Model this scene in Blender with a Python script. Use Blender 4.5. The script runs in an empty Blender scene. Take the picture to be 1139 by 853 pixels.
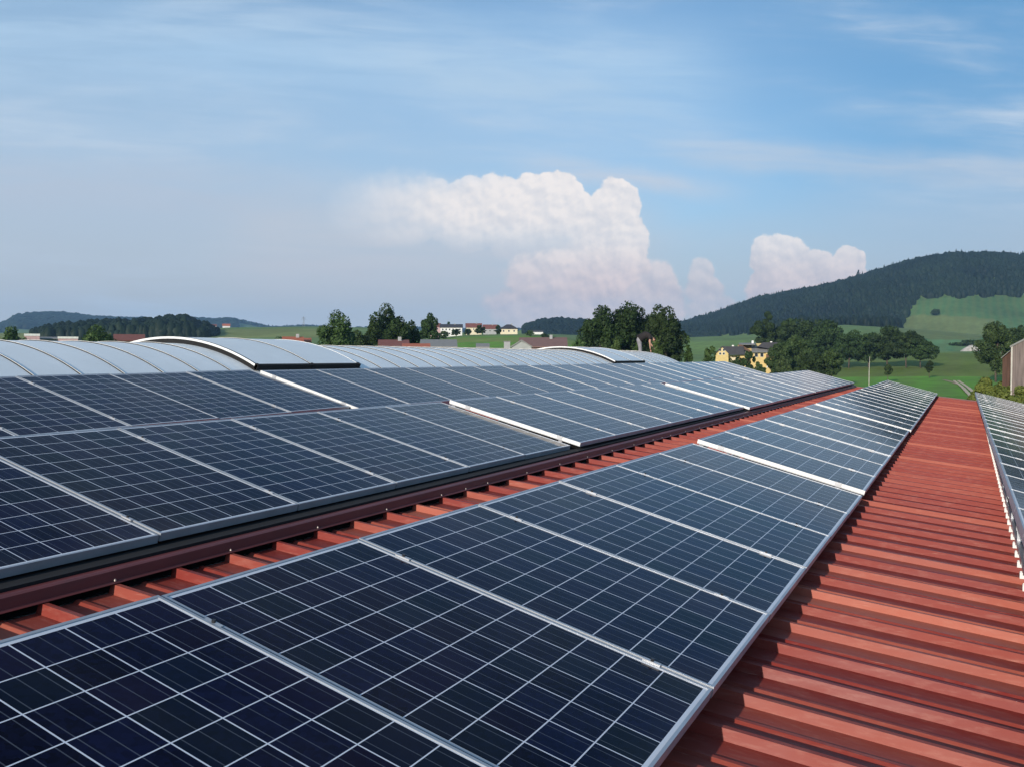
import bpy, math, random
import numpy as np
from mathutils import Vector, Matrix
R = math.radians
rnd = random.Random(7)

# ------------------------------------------------------------------ camera
W0, H0, FPX = 1139.0, 853.0, 1020.5
YAW, PITCH, CZ = R(-26.45), R(1.645), 8.2
sc = bpy.context.scene
col = sc.collection
cam_d = bpy.data.cameras.new('camera'); cam = bpy.data.objects.new('camera', cam_d)
col.objects.link(cam); sc.camera = cam
cam.location = (0, 0, CZ); cam.rotation_euler = (math.pi/2-PITCH, 0, -YAW)
cam_d.sensor_width = 36; cam_d.lens = 36*FPX/W0
cam_d.clip_start = 0.05; cam_d.clip_end = 40000

# ------------------------------------------------------------------ sun, exposure
SUN_EL, SUN_AZ = R(17), R(180+4)      # azimuth clockwise from +Y: from behind, a little to the left
sd = bpy.data.lights.new('sun', 'SUN'); so = bpy.data.objects.new('sun', sd); col.objects.link(so)
sd.energy = 4.8; sd.angle = R(0.55); sd.color = (1.0, 0.90, 0.78)
tosun = Vector((math.sin(SUN_AZ)*math.cos(SUN_EL), math.cos(SUN_AZ)*math.cos(SUN_EL), math.sin(SUN_EL)))
so.rotation_euler = tosun.to_track_quat('Z', 'Y').to_euler(); so.location = (0, 0, 60)
sc.view_settings.view_transform = 'Standard'; sc.view_settings.look = 'None'
sc.view_settings.exposure = 0.0; sc.view_settings.gamma = 1
sc.render.engine = 'CYCLES'
try:
    sc.cycles.volume_bounces = 0; sc.cycles.max_bounces = 6; sc.cycles.transparent_max_bounces = 16
except Exception: pass

# ------------------------------------------------------------------ node helper
class NT:
    def __init__(s, tree): s.t = tree; s.t.nodes.clear()
    def n(s, kind, **kw):
        nd = s.t.nodes.new(kind)
        for k, v in kw.items(): setattr(nd, k, v)
        return nd
    def l(s, a, b): s.t.links.new(a, b)
    def put(s, inp, v):
        if isinstance(v, bpy.types.NodeSocket): s.l(v, inp)
        elif v is not None: inp.default_value = v
    def m(s, op, a, b=None, c=None, clamp=False):
        nd = s.n('ShaderNodeMath', operation=op); nd.use_clamp = clamp
        s.put(nd.inputs[0], a)
        if b is not None: s.put(nd.inputs[1], b)
        if c is not None: s.put(nd.inputs[2], c)
        return nd.outputs[0]
    def ss(s, x, a, b, o0=0.0, o1=1.0):
        nd = s.n('ShaderNodeMapRange'); nd.interpolation_type = 'SMOOTHSTEP'
        s.put(nd.inputs[0], x)
        nd.inputs[1].default_value = a; nd.inputs[2].default_value = b
        nd.inputs[3].default_value = o0; nd.inputs[4].default_value = o1
        return nd.outputs[0]
    def mix(s, f, a, b):
        nd = s.n('ShaderNodeMix', data_type='RGBA')
        s.put(nd.inputs[0], f); s.put(nd.inputs[6], c4(a)); s.put(nd.inputs[7], c4(b))
        return nd.outputs[2]
    def noise(s, vec, scale, detail=4, rough=0.5, dim='3D', dist=0.0):
        nd = s.n('ShaderNodeTexNoise', noise_dimensions=dim)
        if vec is not None: s.l(vec, nd.inputs['Vector'])
        nd.inputs['Scale'].default_value = scale; nd.inputs['Detail'].default_value = detail
        nd.inputs['Roughness'].default_value = rough; nd.inputs['Distortion'].default_value = dist
        return nd.outputs[0]
    def comb(s, x, y, z=0.0):
        nd = s.n('ShaderNodeCombineXYZ')
        for i, v in enumerate((x, y, z)): s.put(nd.inputs[i], v)
        return nd.outputs[0]
    def scale(s, vec, v):
        nd = s.n('ShaderNodeVectorMath', operation='MULTIPLY'); s.l(vec, nd.inputs[0]); nd.inputs[1].default_value = v
        return nd.outputs[0]
def c4(c):
    if isinstance(c, (tuple, list)) and len(c) == 3: return (*c, 1.0)
    return c

# ------------------------------------------------------------------ sky
world = bpy.data.worlds.new('World'); sc.world = world; world.use_nodes = True
try:
    world.cycles.sampling_method = 'MANUAL'; world.cycles.sample_map_resolution = 512
except Exception: pass
def build_world():
    N = NT(world.node_tree)
    out = N.n('ShaderNodeOutputWorld')
    sky = N.n('ShaderNodeTexSky', sky_type='NISHITA'); sky.sun_disc = False
    sky.sun_elevation = SUN_EL; sky.sun_rotation = SUN_AZ
    sky.altitude = 500; sky.air_density = 1.0; sky.dust_density = 0.7; sky.ozone_density = 2.0
    tc = N.n('ShaderNodeTexCoord'); d = tc.outputs['Generated']
    sp = N.n('ShaderNodeSeparateXYZ'); N.l(d, sp.inputs[0]); X, Y, Z = sp.outputs
    cy, sy = math.cos(YAW), math.sin(YAW)
    a = N.m('SUBTRACT', N.m('MULTIPLY', X, cy), N.m('MULTIPLY', Y, sy))
    b = N.m('ADD', N.m('MULTIPLY', X, sy), N.m('MULTIPLY', Y, cy))
    front = N.ss(b, 0.05, 0.3)
    bb = N.m('MAXIMUM', b, 0.05)
    p = N.m('DIVIDE', a, bb); q = N.m('DIVIDE', Z, bb)      # tangent coordinates of the sky in front
    vec = N.comb(p, q)
    # cumulus outline: union of round puffs, edges broken by noise
    n1 = N.noise(vec, 9, 7, 0.6); n2 = N.noise(N.comb(N.m('ADD', p, 3.3), q, 2.0), 9, 7, 0.6)
    def billow(v_):
        acc = None
        for sc_, w_ in ((13, 0.50), (31, 0.30), (85, 0.14)):
            wv = N.n('ShaderNodeVectorMath', operation='ADD'); N.l(v_, wv.inputs[0])
            nz = N.n('ShaderNodeTexNoise'); N.l(v_, nz.inputs['Vector']); nz.inputs['Scale'].default_value = sc_*0.8; nz.inputs['Detail'].default_value = 1; nz.noise_dimensions = '2D'
            sb = N.n('ShaderNodeVectorMath', operation='MULTIPLY_ADD'); N.l(nz.outputs['Color'], sb.inputs[0]); sb.inputs[1].default_value = (0.7/sc_,)*3; sb.inputs[2].default_value = (-0.35/sc_,)*3
            N.l(sb.outputs[0], wv.inputs[1])
            vo = N.n('ShaderNodeTexVoronoi', feature='F1', voronoi_dimensions='2D'); N.l(wv.outputs[0], vo.inputs['Vector'])
            vo.inputs['Scale'].default_value = sc_
            f = N.m('MULTIPLY', N.m('SUBTRACT', 1.0, vo.outputs['Distance']), w_)
            acc = f if acc is None else N.m('ADD', acc, f)
        return acc
    B1 = billow(N.comb(p, q)); B2 = billow(N.comb(N.m('ADD', p, 0.0035), N.m('ADD', q, 0.0055)))
    pd = N.m('MULTIPLY_ADD', N.m('SUBTRACT', n1, 0.5), 0.040, p)
    qd = N.m('MULTIPLY_ADD', N.m('SUBTRACT', n2, 0.5), 0.040, q)
    def pq(x, y): return (x-569.5)/1020.5, (397.2-y)/1020.5
    def blobs(lst):
        acc = None
        for x, y, rx, ry in lst:
            c0, c1 = pq(x, y)
            dx = N.m('MULTIPLY', N.m('SUBTRACT', pd, c0), 1020.5/rx)
            dy = N.m('MULTIPLY', N.m('SUBTRACT', qd, c1), 1020.5/ry)
            f = N.m('SUBTRACT', 1.0, N.m('ADD', N.m('MULTIPLY', dx, dx), N.m('MULTIPLY', dy, dy)))
            acc = f if acc is None else N.m('SMOOTH_MAX', acc, f, 0.12)
        return acc
    big = blobs([(392, 232, 30, 32), (425, 228, 45, 36), (470, 230, 50, 38), (515, 232, 46, 36), (555, 228, 34, 34), (590, 232, 30, 36),
                 (618, 234, 34, 42), (640, 256, 40, 42), (681, 236, 28, 36), (690, 268, 32, 36), (655, 290, 62, 42), (590, 265, 60, 34), (530, 255, 60, 26), (440, 258, 50, 18)])
    low = blobs([(620, 315, 60, 38), (680, 322, 52, 44), (728, 318, 24, 30), (650, 300, 50, 36), (600, 345, 70, 26), (735, 345, 30, 30)])
    two = blobs([(868, 292, 38, 36), (900, 305, 34, 30), (880, 325, 60, 30), (944, 292, 20, 22), (935, 312, 32, 22), (850, 320, 26, 24)])
    three = blobs([(778, 308, 17, 17), (782, 326, 22, 18), (792, 345, 34, 16)])
    # fine relief, lit from the upper left (difference of two samples)
    f1 = N.noise(vec, 30, 8, 0.62); f2 = N.noise(N.comb(N.m('ADD', p, 0.0035), N.m('ADD', q, 0.0055)), 30, 8, 0.62)
    rel = N.m('MULTIPLY', N.m('ADD', N.m('SUBTRACT', B1, B2), N.m('MULTIPLY', N.m('SUBTRACT', f1, f2), 1.1)), N.ss(p, -0.20, 0.02, 0.8, 2.3))
    relc = N.m('ADD', N.m('ADD', N.ss(q, 0.09, 0.17, 0.48, 0.74), rel), N.m('MULTIPLY', N.m('SUBTRACT', n1, 0.45), 1.0), clamp=True)
    lit = N.mix(relc, (0.76, 0.755, 0.79), (1.05, 0.97, 0.92))
    litlow = N.mix(relc, (0.68, 0.60, 0.63), (0.98, 0.80, 0.76))
    hq = N.ss(q, 0.07, 0.135)
    cloudc = N.mix(hq, litlow, lit)
    # veils
    st = N.comb(N.m('MULTIPLY', p, 1.0), N.m('MULTIPLY', N.m('ADD', q, N.m('MULTIPLY', p, 0.05)), 5.0))
    v1 = N.noise(st, 2.3, 7, 0.55, dist=0.3)
    v2 = N.noise(N.scale(st, (1, 1.7, 1)), 5.0, 6, 0.6, dist=0.4)
    strk = N.m('MULTIPLY', N.ss(v1, 0.42, 0.72), N.ss(v2, 0.30, 0.75))
    # the sky colour: Nishita, with a thin white veil towards the horizon and the left
    skys = N.n('ShaderNodeVectorMath', operation='MULTIPLY'); N.l(sky.outputs[0], skys.inputs[0])
    skys.inputs[1].default_value = (0.125*0.88, 0.125*1.17, 0.125*1.28)
    dk = N.n('ShaderNodeVectorMath', operation='SCALE'); N.l(skys.outputs[0], dk.inputs[0]); N.l(N.m('MULTIPLY', N.ss(Z, 0.36, 0.70, 1.0, 0.48), N.ss(p, 0.0, 0.6, 1.0, 0.74)), dk.inputs['Scale'])
    skyc = N.mix(N.ss(p, 0.05, 0.55, 0.0, 0.55), dk.outputs[0], (0.115, 0.35, 0.66))
    el = N.m('MAXIMUM', Z, 0.0)
    vleft = N.ss(p, 0.25, -0.55); vright = N.ss(p, 0.0, 0.5, 1.0, 0.30)
    v = N.m('MULTIPLY', N.ss(el, 0.42, 0.02, 0.20, 0.92), N.m('MAXIMUM', vright, N.ss(el, 0.26, 0.10)))
    v = N.m('ADD', v, N.m('MULTIPLY', N.m('MULTIPLY', vleft, N.ss(el, 0.42, 0.14)), 0.32))
    v = N.m('ADD', v, N.m('MULTIPLY', N.m('SUBTRACT', v1, 0.5), 0.5), clamp=True)
    veilc = N.mix(N.ss(el, 0.0, 0.22), (0.61, 0.63, 0.64), (0.47, 0.62, 0.79))
    c = N.mix(v, skyc, veilc)
    c = N.mix(N.m('MULTIPLY', strk, 0.85), c, (0.64, 0.74, 0.86))
    def band(x0, x1, yc, hw, slope, amt, c_):
        nonlocal c
        px0, qc = pq(x0, yc); px1, _ = pq(x1, yc)
        ql = N.m('SUBTRACT', N.m('SUBTRACT', q, qc), N.m('MULTIPLY', N.m('SUBTRACT', p, px0), slope))
        ql = N.m('ADD', ql, N.m('MULTIPLY', N.m('SUBTRACT', n1, 0.5), 0.03))
        m_ = N.m('MULTIPLY', N.ss(N.m('ABSOLUTE', ql), hw/1020.5, 0.0), N.m('MULTIPLY', N.ss(p, px0, px0+0.12), N.ss(p, px1, px1-0.12)))
        m_ = N.m('MULTIPLY', m_, N.ss(v2, 0.2, 0.7, 0.35, 1.0))
        c = N.mix(N.m('MULTIPLY', m_, amt), c, c_)
    band(-200, 860, 30, 90, -0.06, 0.7, (0.47, 0.67, 0.88))
    band(380, 760, 70, 40, -0.15, 0.45, (0.52, 0.67, 0.82))
    band(540, 850, 180, 20, -0.13, 0.75, (0.66, 0.70, 0.78))
    band(700, 1400, 168, 28, -0.06, 0.75, (0.60, 0.67, 0.77))
    band(-100, 420, 200, 60, -0.05, 0.55, (0.55, 0.60, 0.70))
    band(230, 480, 292, 14, -0.05, 0.5, (0.62, 0.60, 0.66))
    band(200, 780, 290, 115, -0.03, 0.9, (0.64, 0.665, 0.72))
    band(540, 830, 350, 40, 0.0, 0.6, (0.62, 0.57, 0.63))
    # apply the clouds
    for f, lo_, hi_, amt in ((low, -0.08, 0.40, 0.80), (three, -0.05, 0.45, 0.65), (two, -0.03, 0.18, 0.88), (big, -0.03, 0.15, 0.95)):
        f = N.m('ADD', f, N.m('ADD', N.m('MULTIPLY', N.m('SUBTRACT', B1, 0.56), 0.8), N.m('MULTIPLY', N.m('SUBTRACT', f1, 0.5), 0.9))); mk = N.m('MULTIPLY', N.ss(f, lo_, hi_), amt)
        mk = N.m('MULTIPLY', mk, N.ss(q, 0.0, 0.07, 0.35, 1.0))
        if amt == 0.95:
            lf = N.ss(p, 0.02, -0.14); soft = N.m('MULTIPLY', N.ss(f, -0.45, 1.15), amt)
            mk = N.m('ADD', N.m('MULTIPLY', mk, N.m('SUBTRACT', 1.0, lf)), N.m('MULTIPLY', soft, lf)); mk = N.m('MULTIPLY', mk, N.ss(q, 0.0, 0.07, 0.35, 1.0))
            mk = N.m('MULTIPLY', mk, N.ss(p, -0.215, -0.06, 0.12, 1.0)); mk = N.m('MULTIPLY', mk, N.m('MAXIMUM', N.ss(q, 0.105, 0.150, 0.15, 1.0), N.ss(p, 0.02, 0.09)))
        c = N.mix(N.m('MULTIPLY', mk, front), c, cloudc)
    bg = N.n('ShaderNodeBackground'); N.l(c, bg.inputs[0]); bg.inputs[1].default_value = 1.0
    N.l(bg.outputs[0], out.inputs[0])
build_world()

# ------------------------------------------------------------------ pixel <-> world helpers
def direction(x, y):
    f = Vector((math.sin(YAW)*math.cos(PITCH), math.cos(YAW)*math.cos(PITCH), -math.sin(PITCH)))
    r = Vector((math.cos(YAW), -math.sin(YAW), 0))
    u = Vector((math.sin(YAW)*math.sin(PITCH), math.cos(YAW)*math.sin(PITCH), math.cos(PITCH)))
    return f + r*((x-W0/2)/FPX) + u*((H0/2-y)/FPX)
def at(x, y, rr):
    d = direction(x, y); k = rr/math.hypot(d.x, d.y)
    return Vector((d.x*k, d.y*k, CZ+d.z*k))
def az_of_px(x): return math.atan((x-W0/2)/FPX)
# ------------------------------------------------------------------ terrain height (polar, from the building)
HOR = 397.2
def sst(t): t = np.clip(t, 0, 1); return t*t*(3-2*t)
LAYERS = [
  (300, 640, 900, [(-900, 409), (250, 404), (330, 398), (400, 386), (480, 377), (520, 373.5), (600, 373), (640, 378), (700, 392), (760, 406), (3000, 411)]),
  (320, 660, 900, [(-900, 411), (820, 411), (900, 405), (1000, 396), (1040, 391.5), (1100, 391), (1300, 388), (3000, 395)]),
  (560, 1350, 1800, [(-900, 376), (0, 372), (200, 369), (250, 366), (350, 364.5), (420, 366), (480, 371), (560, 372), (650, 374), (760, 376.5), (830, 374), (880, 367), (940, 363), (1000, 366), (1100, 374), (1300, 378), (3000, 380)]),
  (1500, 2050, 2600, [(-900, 392), (540, 378), (570, 372), (590, 367), (615, 362.5), (650, 362), (690, 364), (740, 369), (790, 376), (3000, 392)]),
  (1300, 2550, 3400, [(-900, 390), (660, 384), (700, 376), (755, 363), (800, 354), (830, 344), (870, 334), (900, 327), (925, 321), (960, 311), (1000, 299), (1030, 292), (1060, 287.5), (1100, 287.5), (1139, 293), (1250, 310), (1400, 345), (1700, 375), (3000, 390)]),
  (3000, 5400, 7000, [(-900, 368.0), (-100, 364.0), (0, 363.5), (12, 361.0), (20, 356.0), (60, 355.0), (90, 356.0), (130, 359.0), (230, 360.0), (262, 359.0), (300, 365.0), (360, 367.5), (450, 369.0), (600, 370.0), (700, 369.0), (3000, 375.0)]),
]
LP = []
for r0, r1, r2, prof in LAYERS:
    LP.append((r0, r1, r2, np.array([az_of_px(x) for x, y in prof]), np.array([HOR-y for x, y in prof])))
def height(rel, rr):
    rel = np.asarray(rel, float); rr = np.asarray(rr, float)
    relc = np.clip(rel, -1.25, 1.25)
    h = np.zeros(np.broadcast(rel, rr).shape)
    for r0, r1, r2, A, E in LP:
        e = np.interp(relc, A, E)
        Hc = CZ + e/FPX*r1*np.cos(relc)
        Hc = np.maximum(Hc, 0)
        up = sst((rr-r0)/(r1-r0)); dn = 1-0.7*sst((rr-r1)/(r2-r1))
        h = np.maximum(h, Hc*np.where(rr < r1, up**0.85, dn))
    X = np.sin(rel+YAW)*rr; Y = np.cos(rel+YAW)*rr
    k = sst((rr-1350)/500)
    h = h+k*(9*np.sin(X/130+0.7*np.sin(Y/210))*np.sin(Y/170+X/400)+4*np.sin(X/61+Y/83))
    return h
def height_xy(x, y):
    x = np.asarray(x, float); y = np.asarray(y, float)
    rel = np.arctan2(x, y)-YAW
    rel = (rel+np.pi) % (2*np.pi)-np.pi
    return height(rel, np.hypot(x, y))
def hit(px, py, rmin=60, rmax=6000):
    d = direction(px, py); hl = math.hypot(d.x, d.y); rel = math.atan2(d.x, d.y)-YAW
    rs = np.geomspace(rmin, rmax, 2500)
    z = CZ+d.z/hl*rs; g = height(rel, rs)
    k = np.argmax(g >= z) if (g >= z).any() else len(rs)-1
    r_ = rs[k]
    return Vector((d.x/hl*r_, d.y/hl*r_, float(g[k])))
def ground_at(px, r_):
    p_ = at(px, HOR, r_)
    return Vector((p_.x, p_.y, float(height_xy(p_.x, p_.y))))

# ------------------------------------------------------------------ object helpers
def tag(o, label=None, cat=None, group=None, kind=None):
    if label: o['label'] = label
    if cat: o['category'] = cat
    if group: o['group'] = group
    if kind: o['kind'] = kind
    return o
def empty(name, loc, rz=0.0, label=None, cat=None, group=None):
    o = bpy.data.objects.new(name, None); col.objects.link(o)
    o.location = loc; o.rotation_euler = (0, 0, rz); o.empty_display_size = 0.3
    return tag(o, label, cat, group)
def link(name, me, parent=None):
    o = bpy.data.objects.new(name, me); col.objects.link(o)
    if parent is not None: o.parent = parent
    return o
class MB:
    def __init__(s): s.v = []; s.f = []; s.mi = []
    def poly(s, pts, mi=0):
        b = len(s.v); s.v += [tuple(p) for p in pts]; s.f.append(tuple(range(b, b+len(pts)))); s.mi.append(mi)
    def box(s, x0, x1, y0, y1, z0, z1, mi=0, M=None):
        P = [(x0,y0,z0),(x1,y0,z0),(x1,y1,z0),(x0,y1,z0),(x0,y0,z1),(x1,y0,z1),(x1,y1,z1),(x0,y1,z1)]
        if M is not None: P = [tuple(M @ Vector(p)) for p in P]
        b = len(s.v); s.v += P
        for q in ((0,3,2,1),(4,5,6,7),(0,1,5,4),(1,2,6,5),(2,3,7,6),(3,0,4,7)):
            s.f.append(tuple(b+i for i in q)); s.mi.append(mi)
        return s
    def prism(s, prof, axis, a0, a1, mi=0):
        """prof: closed list of 2D points; extruded along axis ('x': prof=(y,z), 'y': prof=(x,z), 'z': prof=(x,y))"""
        def mk(p, a): return {'x': (a, p[0], p[1]), 'y': (p[0], a, p[1]), 'z': (p[0], p[1], a)}[axis]
        b = len(s.v); n = len(prof)
        s.v += [mk(p, a0) for p in prof]+[mk(p, a1) for p in prof]
        s.f.append(tuple(range(b+n-1, b-1, -1))); s.mi.append(mi)
        s.f.append(tuple(range(b+n, b+2*n))); s.mi.append(mi)
        for i in range(n):
            j = (i+1) % n; s.f.append((b+i, b+j, b+n+j, b+n+i)); s.mi.append(mi)
        return s
    def tube(s, a, b_, r0, r1=None, n=8, mi=0, cap=True):
        a = Vector(a); b_ = Vector(b_); r1 = r0 if r1 is None else r1
        d = (b_-a).normalized(); t = Vector((0,0,1)) if abs(d.z) < 0.9 else Vector((1,0,0))
        u = d.cross(t).normalized(); w = d.cross(u)
        k = len(s.v)
        for c, rr in ((a, r0), (b_, r1)):
            for i in range(n):
                an = 2*math.pi*i/n; s.v.append(tuple(c+u*math.cos(an)*rr+w*math.sin(an)*rr))
        for i in range(n):
            j = (i+1) % n; s.f.append((k+i, k+j, k+n+j, k+n+i)); s.mi.append(mi)
        if cap:
            s.f.append(tuple(range(k+n-1, k-1, -1))); s.mi.append(mi); s.f.append(tuple(range(k+n, k+2*n))); s.mi.append(mi)
        return s
    def mesh(s, name, mats, smooth=False, recalc=True):
        me = bpy.data.meshes.new(name); me.from_pydata(s.v, [], s.f)
        if not isinstance(mats, (list, tuple)): mats = [mats]
        for m_ in mats: me.materials.append(m_)
        if len(mats) > 1: me.polygons.foreach_set('material_index', s.mi)
        if smooth: me.polygons.foreach_set('use_smooth', [True]*len(s.f))
        if recalc:
            import bmesh
            bm = bmesh.new(); bm.from_mesh(me); bmesh.ops.recalc_face_normals(bm, faces=bm.faces); bm.to_mesh(me); bm.free()
        me.update(); return me
    def build(s, name, mats, parent=None, smooth=False, bevel=0.0):
        o = link(name, s.mesh(name, mats, smooth), parent)
        if bevel:
            b = o.modifiers.new('bevel', 'BEVEL'); b.width = bevel; b.segments = 2; b.limit_method = 'ANGLE'
        return o
def np_mesh(name, verts, faces, mat, parent=None, link_it=True):
    me = bpy.data.meshes.new(name)
    nv, nf, k = len(verts), len(faces), faces.shape[1]
    me.vertices.add(nv); me.vertices.foreach_set('co', np.ascontiguousarray(verts, np.float32).ravel())
    me.loops.add(nf*k); me.loops.foreach_set('vertex_index', np.ascontiguousarray(faces, np.int32).ravel())
    me.polygons.add(nf); me.polygons.foreach_set('loop_start', np.arange(0, nf*k, k, dtype=np.int32))
    me.materials.append(mat); me.update(calc_edges=True); me.validate()
    return link(name, me, parent) if link_it else me

# ------------------------------------------------------------------ materials
def mat(name, color, rough=0.6, metal=0.0, var=0.12, vscale=3.0, bump=0.0, bscale=40.0, coat=0.0, spec=0.5, dirt=None, dscale=1.0, stretch=(1,1,1), trans=0.0):
    m_ = bpy.data.materials.new(name); m_.use_nodes = True; N = NT(m_.node_tree)
    out = N.n('ShaderNodeOutputMaterial'); b = N.n('ShaderNodeBsdfPrincipled'); N.l(b.outputs[0], out.inputs[0])
    tc = N.n('ShaderNodeTexCoord').outputs['Object']; tv = N.scale(tc, stretch)
    n = N.noise(tv, vscale, 5, 0.6)
    dark = tuple(c*(1-var) for c in color); light = tuple(min(1, c*(1+var)) for c in color)
    c = N.mix(N.ss(n, 0.3, 0.7), dark, light)
    if dirt:
        n2 = N.noise(tv, dscale, 6, 0.65)
        c = N.mix(N.ss(n2, 0.48, 0.72, 0, 0.75), c, dirt)
    N.l(c, b.inputs['Base Color']); b.inputs['Roughness'].default_value = rough; b.inputs['Metallic'].default_value = metal
    b.inputs['Coat Weight'].default_value = coat; b.inputs['Specular IOR Level'].default_value = spec
    if bump:
        bp = N.n('ShaderNodeBump'); bp.inputs['Strength'].default_value = bump; bp.inputs['Distance'].default_value = 0.01
        N.l(N.noise(tv, bscale, 4), bp.inputs['Height']); N.l(bp.outputs[0], b.inputs['Normal'])
    return m_
M = {}
M['alu'] = mat('anodised_aluminium', (0.42, 0.45, 0.49), 0.42, 0.4, 0.08, 6, 0.05)
M['alu_dark'] = mat('galvanised_rail', (0.36, 0.37, 0.40), 0.45, 0.6, 0.15, 8, 0.05)
M['alu_white'] = mat('bright_aluminium', (0.80, 0.80, 0.78), 0.5, 0.1, 0.06, 10)
M['clamp'] = mat('clamp_aluminium', (0.52, 0.53, 0.55), 0.4, 0.3, 0.1, 30)
M['bolt'] = mat('steel_bolt', (0.05, 0.05, 0.055), 0.4, 0.5, 0.1, 30)
M['black'] = mat('black_rubber_and_shade', (0.006, 0.006, 0.007), 0.85, 0, 0.2, 5)
M['screw'] = mat('screw_head', (0.50, 0.42, 0.38), 0.4, 0.3, 0.1, 30)
M['back'] = mat('white_backsheet', (0.7, 0.7, 0.7), 0.6, 0, 0.05, 5)

def glass_mat():
    m_ = bpy.data.materials.new('solar_cells_under_glass'); m_.use_nodes = True; N = NT(m_.node_tree)
    out = N.n('ShaderNodeOutputMaterial'); b = N.n('ShaderNodeBsdfPrincipled'); N.l(b.outputs[0], out.inputs[0])
    uv = N.n('ShaderNodeUVMap'); sp = N.n('ShaderNodeSeparateXYZ'); N.l(uv.outputs[0], sp.inputs[0]); u, v = sp.outputs[0], sp.outputs[1]
    # uv in cells: u 0..10 across the row (long side), v 0..6 along the row
    fu, fv = N.m('FRACT', u), N.m('FRACT', v)
    du = N.m('ABSOLUTE', N.m('SUBTRACT', fu, 0.5)); dv = N.m('ABSOLUTE', N.m('SUBTRACT', fv, 0.5))
    line = N.m('MAXIMUM', N.m('GREATER_THAN', du, 0.4855), N.m('GREATER_THAN', dv, 0.4855))
    # busbars: three per cell, running along the long side
    fb = N.m('FRACT', N.m('ADD', N.m('MULTIPLY', fv, 3.0), 0.0))
    bus = N.m('GREATER_THAN', N.m('SUBTRACT', 0.5, N.m('ABSOLUTE', N.m('SUBTRACT', fb, 0.5))), 10.0)
    bus = N.m('LESS_THAN', N.m('ABSOLUTE', N.m('SUBTRACT', fb, 0.5)), 0.030)
    oi = N.n('ShaderNodeObjectInfo')
    cell = N.comb(N.m('FLOOR', u), N.m('FLOOR', v), N.m('MULTIPLY', oi.outputs['Random'], 57.0))
    wn = N.n('ShaderNodeTexWhiteNoise', noise_dimensions='3D'); N.l(cell, wn.inputs['Vector'])
    vor = N.n('ShaderNodeTexVoronoi'); vor.inputs['Scale'].default_value = 9.0
    off = N.n('ShaderNodeVectorMath', operation='ADD'); N.l(uv.outputs[0], off.inputs[0]); N.l(cell, off.inputs[1])
    N.l(off.outputs[0], vor.inputs['Vector'])
    vs = N.n('ShaderNodeSeparateColor'); N.l(vor.outputs['Color'], vs.inputs[0])
    k = N.m('ADD', N.m('MULTIPLY', wn.outputs['Value'], 0.55), N.m('MULTIPLY', vs.outputs[0], 0.45))
    k = N.m('ADD', k, N.m('MULTIPLY', N.m('SUBTRACT', oi.outputs['Random'], 0.5), 0.35), clamp=True)
    blue = N.mix(k, (0.0018, 0.0022, 0.0085), (0.0060, 0.0090, 0.038))
    wsep = N.n('ShaderNodeSeparateColor'); N.l(wn.outputs['Color'], wsep.inputs[0])
    blue = N.mix(N.m('MULTIPLY', N.m('GREATER_THAN', wsep.outputs[1], 0.72), 0.45), blue, (0.009, 0.006, 0.024))
    blue = N.mix(N.m('MULTIPLY', N.m('GREATER_THAN', wsep.outputs[2], 0.80), 0.45), blue, (0.004, 0.012, 0.020))
    inside = N.m('MULTIPLY', N.m('MULTIPLY', N.m('GREATER_THAN', u, 0.0), N.m('LESS_THAN', u, 10.0)),
                 N.m('MULTIPLY', N.m('GREATER_THAN', v, 0.0), N.m('LESS_THAN', v, 6.0)))
    c = N.mix(N.m('MULTIPLY', bus, 0.30), blue, (0.20, 0.23, 0.28))
    c = N.mix(line, c, (0.66, 0.69, 0.76))
    c = N.mix(inside, (0.66, 0.69, 0.75), c)
    # a little dust, thicker along the lower frame edge
    tc = N.n('ShaderNodeTexCoord')
    dn = N.noise(tc.outputs['Object'], 2.2, 6, 0.65)
    dust = N.m('ADD', N.m('MULTIPLY', N.ss(dn, 0.45, 0.8), 0.009), N.m('MULTIPLY', N.ss(u, 9.2, 10.1), 0.015))
    c = N.mix(dust, c, (0.42, 0.40, 0.38))
    vd = N.n('ShaderNodeTexVoronoi'); vd.inputs['Scale'].default_value = 1.1
    ofs = N.n('ShaderNodeVectorMath', operation='ADD'); N.l(tc.outputs['Object'], ofs.inputs[0]); N.l(N.comb(N.m('MULTIPLY', oi.outputs['Random'], 31.0), N.m('MULTIPLY', oi.outputs['Random'], 17.0)), ofs.inputs[1]); N.l(ofs.outputs[0], vd.inputs['Vector'])
    vsep = N.n('ShaderNodeSeparateColor'); N.l(vd.outputs['Color'], vsep.inputs[0])
    spot = N.m('LESS_THAN', N.m('ADD', vd.outputs['Distance'], N.m('MULTIPLY', N.noise(tc.outputs['Object'], 70, 2), 0.012)), N.m('MULTIPLY', N.m('POWER', vsep.outputs[0], 5.0), 0.022))
    c = N.mix(N.m('MULTIPLY', spot, 0.8), c, (0.62, 0.60, 0.56))
    N.l(c, b.inputs['Base Color'])
    N.l(N.ss(dn, 0.2, 0.8, 0.05, 0.13), b.inputs['Roughness'])
    b.inputs['IOR'].default_value = 1.14
    b.inputs['Specular IOR Level'].default_value = 0.5
    bp = N.n('ShaderNodeBump'); bp.inputs['Strength'].default_value = 0.04; bp.inputs['Distance'].default_value = 0.02
    N.l(N.noise(tc.outputs['Object'], 3.0, 2), bp.inputs['Height']); N.l(bp.outputs[0], b.inputs['Normal'])
    return m_
M['cells'] = glass_mat()

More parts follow.
